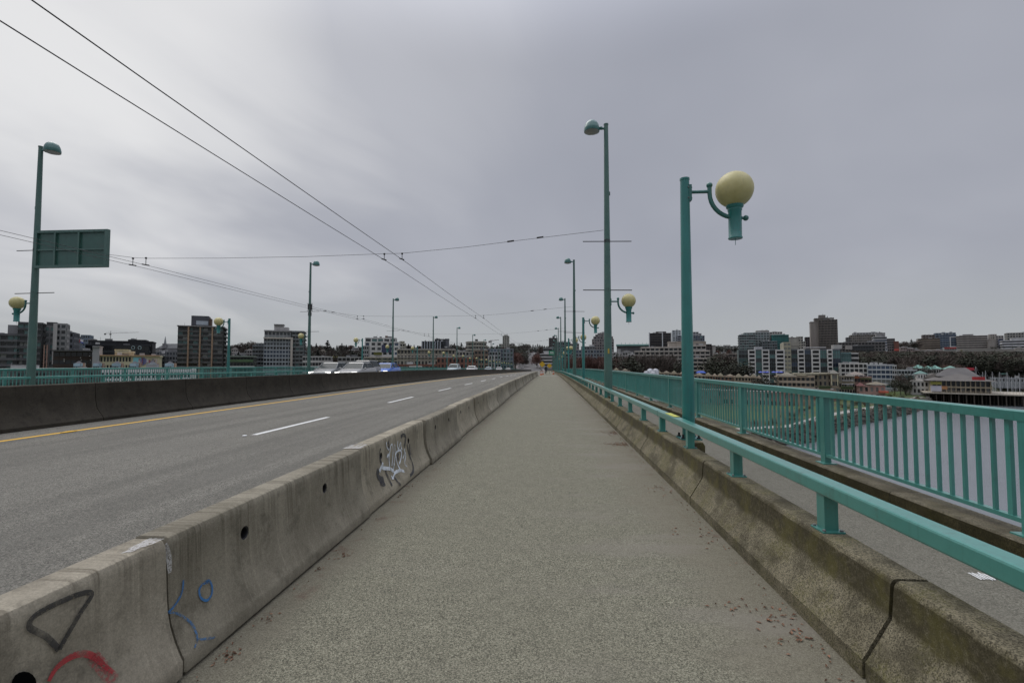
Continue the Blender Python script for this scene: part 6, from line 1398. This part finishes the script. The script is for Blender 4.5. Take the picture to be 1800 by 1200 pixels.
for v, r in zip(pm.skin_vertices[0].data, rad): v.radius = (r, r)
pm.skin_vertices[0].data[0].use_root = True; po.modifiers.new('sub', 'SUBSURF').levels = 1
bk = thing('bicycle', 'dark bicycle under the cyclist at the far end of the path', 'bicycle', (cx, cy, zc))
for yy in (-.72, .32):
    b = MB(); b.tube([(0, yy + .33 * math.cos(q * math.pi / 10), .34 + .33 * math.sin(q * math.pi / 10)) for q in range(21)], .022, 6); obj('wheel', b, M['black'], bk)
b = MB(); b.tube([(0, .32, .34), (0, -.1, .34), (0, .05, .85), (0, .32, .34)], .02, 6); b.tube([(0, .05, .85), (0, -.5, .85), (0, -.1, .34)], .02, 6); b.tube([(0, -.5, 1.0), (0, -.72, .34)], .02, 6); obj('frame', b, M['black'], bk)
b = MB(); b.tube([(-.26, -.62, 1.03), (0, -.5, 1.0), (.26, -.62, 1.03)], .016, 6); obj('handlebar', b, M['black'], bk); b = MB(); b.box(-.06, .06, -.05, .2, .86, .9); obj('saddle', b, M['black'], bk)
for i, (px, py) in enumerate(((1495, 728), (1547, 724))):
    x, y, z = atZ(px, py, -15); t = thing('person', 'tiny figure in dark clothes walking on the shore path, %s from the near end' % nth(i), 'person', (x, y, landz(x, y) + .1), 0, 'people walking on the shore path')
    pm = bpy.data.meshes.new('walker'); V = [(0, 0, .92), (0, 0, 1.2), (0, 0, 1.42), (0, 0, 1.53), (0, -.02, 1.66), (-.1, 0, .88), (-.11, -.12, .48), (-.11, -.1, .06), (-.11, -.22, .03), (.1, 0, .88), (.11, .1, .48), (.11, .26, .08), (.11, .16, .03), (-.2, 0, 1.4), (-.24, .08, 1.12), (-.24, -.02, .86), (.2, 0, 1.4), (.24, -.08, 1.12), (.24, -.2, .88)]
    pm.from_pydata(V, E_, []); pm.materials.append(plain('walker_coat', (.03, .035, .05), .8)); po = link('body', pm, t); po.modifiers.new('skin', 'SKIN')
    for v, r in zip(pm.skin_vertices[0].data, rad): v.radius = (r * .9, r * .9)
    pm.skin_vertices[0].data[0].use_root = True; po.modifiers.new('sub', 'SUBSURF').levels = 1

# ================================================================== SKY, SUN, CAMERA
w = bpy.data.worlds.new('World'); scene.world = w; w.use_nodes = True; nt = w.node_tree; nt.nodes.clear(); g = G(nt)
SUN_EL, SUN_AZ = R(60), R(-42)            # a high soft sun ahead and to the left
out = g.n('ShaderNodeOutputWorld'); bgs = g.n('ShaderNodeBackground'); bgc = g.n('ShaderNodeBackground'); mx = g.n('ShaderNodeMixShader')
sky = g.n('ShaderNodeTexSky'); sky.sky_type = 'NISHITA'; sky.sun_disc = False; sky.sun_elevation = SUN_EL; sky.sun_rotation = SUN_AZ; sky.air_density = 1.0; sky.dust_density = 3.0
nt.links.new(sky.outputs[0], bgs.inputs[0]); bgs.inputs[1].default_value = .08
D = g.n('ShaderNodeTexCoord').outputs['Generated']; dx, dy, dz = g.sep(D)
pl = g.math('ADD', g.math('MAXIMUM', dz, 0.0), .30)
cv = g.comb(g.math('DIVIDE', dx, pl), g.math('DIVIDE', dy, pl), 0.0)                       # a flat cloud ceiling seen in perspective
rot = g.n('ShaderNodeMapping'); g.put(rot.inputs[0], cv); rot.inputs[2].default_value = (0, 0, R(28)); cvr = rot.outputs[0]
n1 = g.noise(g.mapping(cvr, (.75, .55, 1)), 1.0, 4, .5, .3); n2 = g.noise(g.mapping(cvr, (1.3, .8, 1), (3.1, 1.7, 0)), 1.2, 4, .5, .6)
base = g.mix(g.ramp(n1, .34, .68), (.34, .354, .408), (.425, .438, .49))
base = g.mix(g.ramp(n2, .42, .66, 0, .6), base, (.365, .378, .43))
hor = g.ramp(dz, .0, .2, 1.0, 0.0)
base = g.mix(g.math('MULTIPLY', hor, .85), base, (.445, .47, .48))
warp = g.math('MULTIPLY', g.math('SUBTRACT', g.noise(g.mapping(cvr, (1.5, .8, 1)), 1.3, 4, .5, .6), .5), .17)
def lobe(px, py, lo, hi, amt):                                                             # thinner, brighter places in the overcast
    dot = g.n('ShaderNodeVectorMath', operation='DOT_PRODUCT'); g.put(dot.inputs[0], D); dot.inputs[1].default_value = Vector(ray(px, py)).normalized()
    return g.math('MULTIPLY', g.ramp(g.math('ADD', dot.outputs['Value'], warp), lo, hi), amt)
glow = g.math('MAXIMUM', g.math('MAXIMUM', lobe(40, 60, .90, 1.03, 1.0), lobe(190, 180, .925, 1.03, .9)), g.math('MAXIMUM', lobe(390, 290, .945, 1.03, .5), lobe(640, 60, .93, 1.03, .2)))
base = g.mix(glow, base, (.80, .80, .805))
zen = g.ramp(dz, .52, .92, 1.0, 3.6)                                                       # an overcast sky is brightest overhead
base = g.mix(1.0, base, g.comb(zen, zen, zen), 'MULTIPLY')
nt.links.new(base, bgc.inputs[0]); bgc.inputs[1].default_value = 1.0
mx.inputs[0].default_value = .94; nt.links.new(bgs.outputs[0], mx.inputs[1]); nt.links.new(bgc.outputs[0], mx.inputs[2]); nt.links.new(mx.outputs[0], out.inputs[0])
sl = bpy.data.lights.new('sun', 'SUN'); sl.energy = 1.1; sl.angle = R(45); sl.color = (1, .96, .9); so = bpy.data.objects.new('sun', sl); COL.objects.link(so)
so.rotation_euler = Vector((-math.sin(SUN_AZ) * -1 * math.cos(SUN_EL) * -1, -math.cos(SUN_AZ) * math.cos(SUN_EL), -math.sin(SUN_EL))).to_track_quat('-Z', 'Y').to_euler()
cd = bpy.data.cameras.new('camera'); cd.sensor_width = 36; cd.lens = 17.0; cd.clip_start = .05; cd.clip_end = 20000
co = bpy.data.objects.new('camera', cd); COL.objects.link(co); co.location = (0, 0, EYE); co.rotation_euler = (R(90) + TH, 0, PSI); scene.camera = co
scene.view_settings.view_transform = 'Standard'; scene.view_settings.look = 'None'; scene.view_settings.exposure = 0; scene.view_settings.gamma = 1
scene.render.engine = 'CYCLES'; scene.cycles.use_denoising = True; scene.cycles.max_bounces = 6; scene.cycles.transparent_max_bounces = 8
scene.cycles.use_adaptive_sampling = True; scene.cycles.adaptive_threshold = .02
